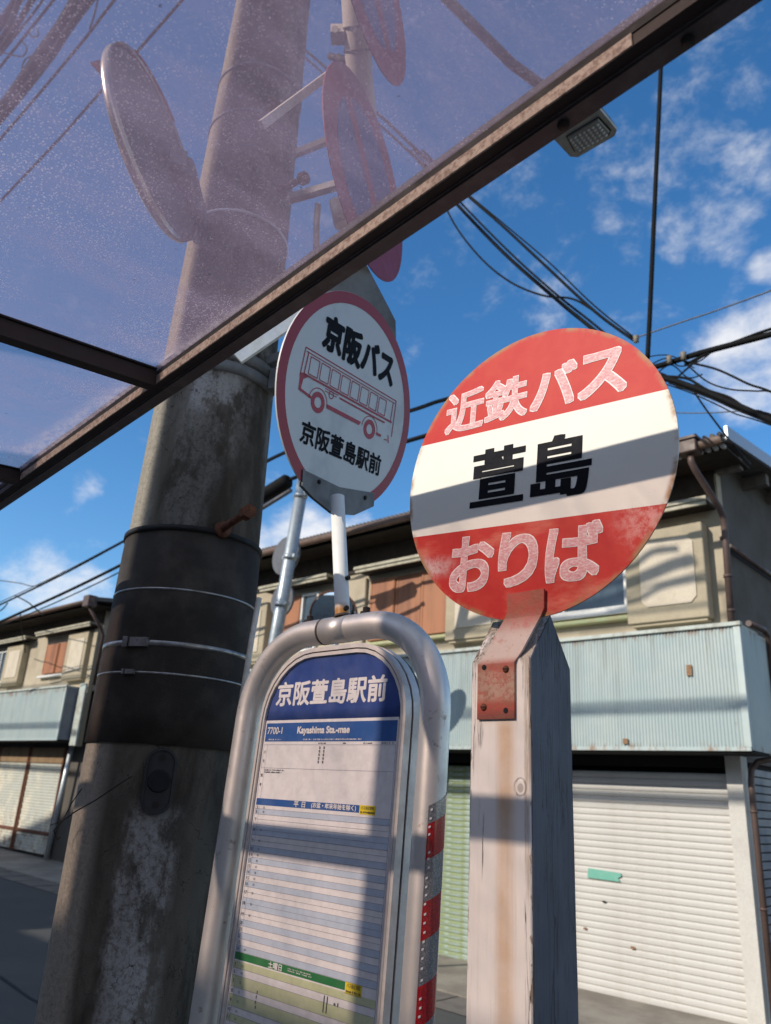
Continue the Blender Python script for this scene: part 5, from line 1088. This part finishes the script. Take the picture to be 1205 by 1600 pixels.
cable('lower thicker street cable passing behind both round signs', [(.026, [(-60, 1000, Yv), (0, 972, Yv), (95, 929, Yv), (185, 885, Yv), (300, 825, Yv), (440, 755, Yv), (560, 713, Yv), (665, 681, Yv), (850, 630, Yv), (990, 588, Yv)]), (.011, [(-60, 1008, Yv), (0, 979, Yv), (95, 938, Yv), (185, 895, Yv), (300, 833, Yv), (440, 762, Yv)])])
b = MB(); p, q = aY(396, 785, Yv - .02), aY(452, 750, Yv - .02); b.tube([p, p + (q - p) * .06, q - (q - p) * .06, q], [.05, .10, .10, .06], 12)
cs = b.build('splice_case', [M['cable']]); tag(cs, 'fat black cable splice case right of the concrete pole', 'splice case')
b = MB(); p, q = aY(400, 800, Yv - .1), aY(455, 766, Yv - .1); b.tube([p, q], .028, 8); b.build('splice_tail', [M['cable_grey']], cs)
cable('thin wire entering low at far left above the distant roof', [(.010, [(-60, 900, Yv), (0, 907, Yv), (30, 911, Yv), (58, 915, Yv), (100, 893, Yv)])], 'cable_grey')
cable('short drop wires linking the street cables above the left house', [(.012, [(24, 931, Yv), (45, 942, Yv), (68, 962, Yv)]), (.012, [(-5, 958, Yv), (6, 950, Yv), (12, 942, Yv)]), (.010, [(32, 960, Yv), (34, 985, Yv + .6), (40, 1020, YW - .2)])])
Yt = 1.5
cable('thick tangled cable bundle crossing the top left corner through the roof', [(.062, [(150, -30, Yt), (128, 0, Yt), (100, 42, Yt), (70, 85, Yt), (30, 140, Yt), (-10, 190, Yt), (-80, 290, Yt)]), (.030, [(165, -30, Yt), (140, 2, Yt), (108, 45, Yt), (80, 88, Yt), (36, 145, Yt), (-10, 200, Yt)]), (.035, [(140, -30, Yt), (116, 0, Yt), (92, 40, Yt), (60, 84, Yt), (20, 142, Yt), (-15, 190, Yt)]), (.014, [(160, -30, Yt), (100, 52, Yt), (60, 110, Yt), (20, 165, Yt), (-40, 240, Yt)]), (.007, [(55, 85, Yt), (38, 95, Yt), (35, 118, Yt), (48, 125, Yt)])])
cable('bundle of black cables in the extreme top left corner', [(.050, [(45, -30, Yt), (28, 0, Yt), (0, 38, Yt), (-40, 90, Yt)]), (.030, [(65, -20, Yt), (50, 0, Yt), (20, 50, Yt), (-5, 85, Yt), (-40, 130, Yt)]), (.030, [(30, 0, Yt), (15, 40, Yt), (-5, 70, Yt)])])
cable('pair of thin cables with small loops near the top left corner', [(.013, [(95, -15, Yt), (80, 5, Yt), (40, 55, Yt), (0, 105, Yt), (-40, 155, Yt)]), (.012, [(72, -10, Yt), (60, 10, Yt), (25, 55, Yt), (-10, 98, Yt)]), (.007, [(35, 65, Yt), (42, 75, Yt), (35, 88, Yt), (12, 84, Yt), (-5, 78, Yt)]), (.007, [(58, 45, Yt), (60, 55, Yt), (52, 58, Yt), (46, 52, Yt)])])
cable('thin wire with a splice crossing left of the traffic mirror', [(.011, [(190, -15, Yt), (150, 38, Yt), (125, 70, Yt), (60, 148, Yt), (0, 218, Yt), (-60, 290, Yt)]), (.007, [(155, -10, Yt), (147, 25, Yt), (140, 45, Yt)])])
cable('lone thin wire passing behind the top of the traffic mirror', [(.009, [(310, -30, Yt), (285, 0, Yt), (215, 80, Yt), (150, 152, Yt), (90, 220, Yt), (0, 315, Yt), (-60, 380, Yt)])])
Yt = 4.5
cable('double dark cable behind the no parking signs', [(.016, [(430, 40, Yt), (485, 85, Yt), (580, 168, Yt), (655, 238, Yt), (703, 285, Yt)]), (.013, [(430, 52, Yt), (485, 97, Yt), (575, 178, Yt), (648, 245, Yt), (700, 293, Yt)])])
def street_line(label, y, z, rs, sag=.25):  # unseen cables added for their shadows on the awning
    o = None
    for k, r in enumerate(rs):
        b = MB(); b.tube([(-40 + 60 * i / 40, y + .03 * k, z + .05 * k - sag * (1 - ((i - 20) / 20) ** 2)) for i in range(41)], r, 6)
        if o is None: o = tag(b.build('cable', [M['cable']]), label, 'cable')
        else: b.build('strand', [M['cable']], o)
street_line('pair of street cables strung high over the shelter, above the picture', .5, 6.9, (.022, .018))
street_line('heavy street cable strung over the shelter, lowest of those above the picture', .55, 6.32, (.035, .015), .2)
street_line('thin street cable strung highest over the shelter, above the picture', .6, 8.1, (.018,))
for (x, y), lb in (((994, 530), 'upper ivory clamp where cables meet above the red sign'), ((1046, 562), 'ivory clamp at the left end of the rising cable'), ((1068, 556), 'small ivory clamp right of the cable junction')):
    c = aY(x, y, Yv - .05); b = MB(); b.lathe([(0, -.04), (.026, -.03), (.018, -.01), (.03, .0), (.018, .01), (.028, .03), (0, .04)], c, 10); tag(b.build('cable_clamp', [M['insul']]), lb, 'clamp')
